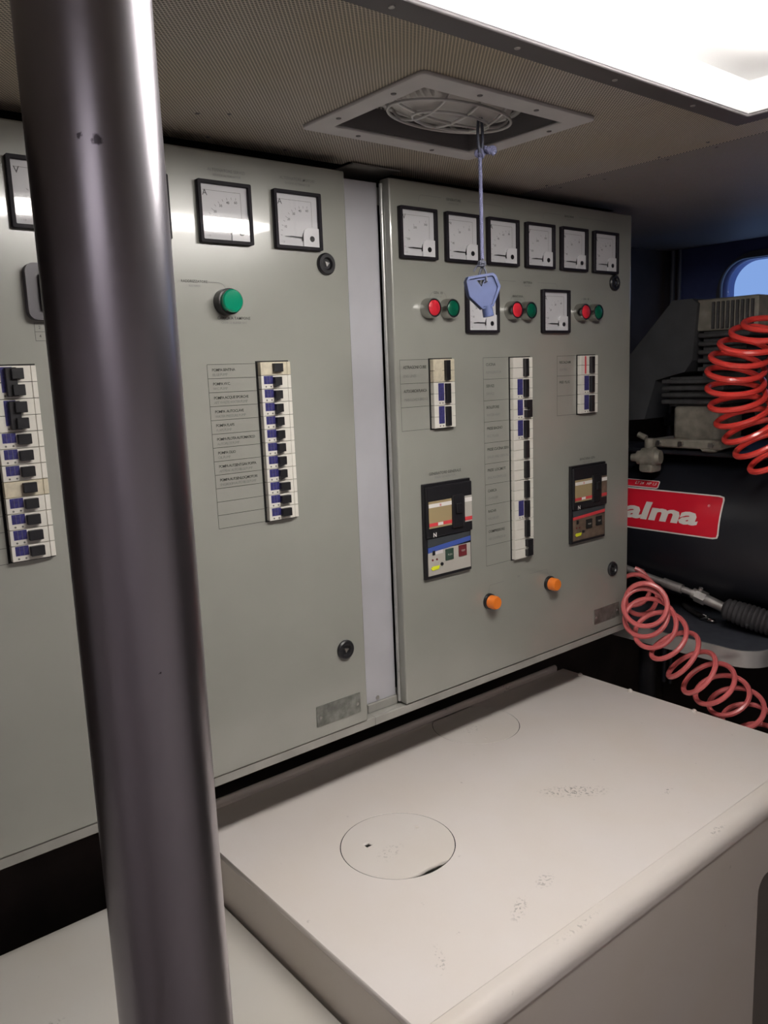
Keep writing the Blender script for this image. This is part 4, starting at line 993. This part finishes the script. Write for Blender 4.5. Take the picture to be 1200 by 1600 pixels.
# valve block and fittings on the left
bm = lathe(bmesh.new(), (1.475, 0.075, 1.304), (0.2, -1, 0.05), [(0, 0), (0.0, 0.008), (0.012, 0.009), (0.013, 0.014), (0.022, 0.015), (0.024, 0.020), (0.050, 0.022), (0.054, 0.016), (0.062, 0.014), (0.062, 0)], 18)
box(bm, 1.468, 1.505, 0.022, 0.055, 1.275, 1.3215, bev=0.006, seg=2)
cyl(bm, (1.485, 0.040, 1.30), (1.485, 0.040, 1.345), 0.010, seg=12)
cyl(bm, (1.485, 0.048, 1.345), (1.485, 0.066, 1.352), 0.006, seg=10)
add('valve_block', bm, M_cast, ac, smooth=True)
bm = bmesh.new()
for i in range(4): box(bm, 1.492, 1.61, -0.112, 0.020, 1.415 + i * 0.0135, 1.4235 + i * 0.0135, bev=0.002)
box(bm, 1.505, 1.60, -0.100, 0.008, 1.41, 1.468)
add('cylinder', bm, M_castd, ac)
bm = bmesh.new()
for i in range(5): box(bm, 1.540, 1.66, -0.135, -0.030, 1.478 + i * 0.0165, 1.4865 + i * 0.0165, bev=0.002)
box(bm, 1.552, 1.65, -0.125, -0.036, 1.465, 1.560)
add('cylinder', bm, M_castd, ac)
hd = add('cylinder_head', B(1.545, 1.66, -0.150, -0.016, 1.556, 1.619, bev=0.006, seg=2), M_cast, ac, smooth=True)
for i in range(9):
    y = -0.060 - i * 0.0098
    add('fin', B(1.539, 1.546, y - 0.0022, y + 0.0022, 1.560, 1.612, bev=0.0008), M_castd, hd)
bm = cyl(bmesh.new(), (1.66, -0.13, 1.43), (1.66, -0.33, 1.43), 0.085, seg=32)
add('motor', bm, M_castd, ac, smooth=True)
gp = [(0.150, 1.375), (0.150, 1.470), (0.128, 1.512), (0.024, 1.622), (-0.018, 1.622), (-0.030, 1.612), (-0.022, 1.500), (-0.006, 1.478), (0.060, 1.462), (0.085, 1.380)]
add('belt_guard', prism(bmesh.new(), gp, lambda u, v, a: Vector((a, u, v)), 1.535, 1.615), M_guardp, ac)

# wand lying on the shelf
wd = empty('blow_gun', (1.50, -0.05, 0.985), 'metal air wand with a ribbed black grip on the dark shelf', 'tool')
P0, P1, P2 = Vector((1.488, 0.104, 1.060)), Vector((1.503, -0.055, 1.028)), Vector((1.508, -0.123, 1.008))
bm = tube(bmesh.new(), [P0 + Vector((0, 0.06, 0.012)), P0, P0.lerp(P1, 0.35), P0.lerp(P1, 0.7), P1], lambda t: 0.0082 if t < 0.3 else 0.0070, 14)
cyl(bm, P0.lerp(P1, 0.22), P0.lerp(P1, 0.30), 0.0112, seg=6); cyl(bm, P0.lerp(P1, 0.60), P0.lerp(P1, 0.86), 0.0100, seg=14)
add('barrel', bm, M_wand, wd, smooth=True)
bm = cyl(bmesh.new(), P1, P2, 0.0110, 0.0100, seg=16)
cyl(bm, P1.lerp(P2, 0.12), P1.lerp(P2, 0.42), 0.0140, seg=6)
cyl(bm, P1.lerp(P2, 0.2), P1.lerp(P2, 0.2) + Vector((0.0, -0.004, 0.018)), 0.0045, seg=8)
add('coupling', bm, M_wand, wd, smooth=True)
P3 = Vector((1.528, -0.228, 0.9865))
d = (P3 - P2); prof = [(-0.004, 0), (-0.004, 0.012)]
nr = 12
for i in range(nr):
    t = i / nr * d.length; r_ = 0.0205 + 0.0035 * math.sin(PI * i / nr)
    prof += [(t, r_ - 0.002), (t + d.length / nr * 0.3, r_ + 0.0008), (t + d.length / nr * 0.7, r_ + 0.0008)]
prof += [(d.length, 0.018), (d.length + 0.006, 0)]
add('grip', lathe(bmesh.new(), P2, d, prof, 24), M_rubber, wd, smooth=True)

# clasp with strap
cl = empty('strap', (1.56, -0.05, 0.961), 'short black strap with a small chrome clasp on the shelf edge', 'strap')
bm = tube(bmesh.new(), [(1.600, 0.02, 0.9665), (1.575, -0.01, 0.9665), (1.560, -0.035, 0.9665), (1.548, -0.052, 0.9668)], 0.0055, 10)
add('webbing', bm, M_rubber, cl, smooth=True)
bm = tube(bmesh.new(), [(1.5445 + 0.008 * math.cos(t), -0.0605 + 0.010 * math.sin(t), 0.9675 + 0.003 * math.sin(2 * t)) for t in [2 * PI * i / 20 for i in range(20)]], 0.0022, 8, closed=True)
tube(bm, [(1.536 + 0.005 * math.cos(t), -0.078 + 0.009 * math.sin(t), 0.9675) for t in [2 * PI * i / 20 for i in range(20)]], 0.0020, 8, closed=True)
add('clasp', bm, M_chrome, cl, smooth=True)

def coil(name, loops, tr, material, label, group=None, pre=None, post=None, n=36):
    """loops: (centre, axis, radius major, minor direction scale); one turn per entry, blended"""
    def cr(p0, p1, p2, p3, t):
        return 0.5 * ((2 * p1) + (p2 - p0) * t + (2 * p0 - 5 * p1 + 4 * p2 - p3) * t * t + (3 * p1 - p0 - 3 * p2 + p3) * t ** 3)
    C_ = [Vector(l[0]) for l in loops]; A_ = [Vector(l[1]).normalized() for l in loops]; R_ = [l[2] for l in loops]
    pts = []
    ref = Vector((0.1, -0.2, 1))
    for i in range(len(loops) - 1):
        for k in range(n):
            t = k / n
            g = lambda j: max(0, min(len(loops) - 1, j))
            c = cr(C_[g(i - 1)], C_[i], C_[i + 1], C_[g(i + 2)], t)
            a = (A_[i].lerp(A_[i + 1], t)).normalized(); r_ = R_[i] + (R_[i + 1] - R_[i]) * t
            ref = (ref - a * ref.dot(a)).normalized()
            w = a.cross(ref)
            th = 2 * PI * t
            pts.append(c + ref * math.cos(th) * r_ + w * math.sin(th) * r_)
    if pre: pts = [Vector(p) for p in pre] + pts
    if post: pts = pts + [Vector(p) for p in post]
    o = add(name, tube(bmesh.new(), pts, tr, 8), material, smooth=True)
    return tag(o, label, 'hose')
rt = Vector((0.7718, -0.6347, -0.0381)); up = Vector((0.1371, 0.1076, 0.9847)); vw = Vector((0.6209, 0.7652, -0.1700))
def axis_dir(a_right, a_up, a_view): return rt * a_right + up * a_up + vw * a_view
pink = [((1.450, 0.057, 1.034), axis_dir(0.25, -0.2, 1), 0.038), ((1.440, 0.034, 1.026), axis_dir(0.05, 0.0, 1), 0.036), ((1.322, -0.064, 1.048), axis_dir(0.12, -0.1, 1), 0.036), ((1.328, -0.0560, 1.031), axis_dir(0.45, -0.35, 1), 0.041),
        ((1.335, -0.064, 1.008), axis_dir(0.6, -0.5, 0.95), 0.045), ((1.330, -0.092, 0.993), axis_dir(0.8, -0.8, 0.7), 0.044), ((1.330, -0.124, 0.968), axis_dir(0.9, -0.9, 0.12), 0.043), ((1.335, -0.155, 0.937), axis_dir(0.9, -0.9, 0.05), 0.043),
        ((1.350, -0.180, 0.915), axis_dir(0.8, -0.9, 0.25), 0.044), ((1.375, -0.193, 0.889), axis_dir(0.55, -0.9, 0.40), 0.043), ((1.385, -0.217, 0.868), axis_dir(0.5, -0.9, 0.45), 0.042),
        ((1.390, -0.240, 0.841), axis_dir(0.4, -0.9, 0.5), 0.041), ((1.390, -0.262, 0.809), axis_dir(0.4, -0.9, 0.5), 0.040), ((1.39, -0.276, 0.764), axis_dir(0.4, -0.9, 0.5), 0.040)]
coil('coil_hose', pink, 0.0048, M_pink_h, 'faded pink coiled air hose hanging below the shelf edge')
redc = [((1.42, -0.244, 1.563), axis_dir(0.1, -1, 0.5), 0.044), ((1.41, -0.233, 1.551), axis_dir(0.15, -1, 0.6), 0.045), ((1.40, -0.218, 1.535), axis_dir(0.1, -1, 0.65), 0.047), ((1.40, -0.198, 1.513), axis_dir(0.05, -1, 0.65), 0.046),
        ((1.40, -0.185, 1.490), axis_dir(0.0, -1, 0.62), 0.047), ((1.40, -0.183, 1.465), axis_dir(0.05, -1, 0.60), 0.047), ((1.40, -0.186, 1.440), axis_dir(0.2, -1, 0.52), 0.047), ((1.40, -0.194, 1.415), axis_dir(0.35, -1, 0.45), 0.047),
        ((1.40, -0.207, 1.391), axis_dir(0.5, -1, 0.35), 0.047), ((1.40, -0.225, 1.369), axis_dir(0.6, -1, 0.3), 0.050), ((1.40, -0.248, 1.347), axis_dir(0.65, -1, 0.3), 0.050), ((1.40, -0.277, 1.323), axis_dir(0.7, -1, 0.3), 0.05), ((1.41, -0.31, 1.299), axis_dir(0.7, -1, 0.3), 0.05)]
coil('coil_hose', redc, 0.0052, M_red_h, 'bright red coiled air hose hanging in front of the compressor pump')
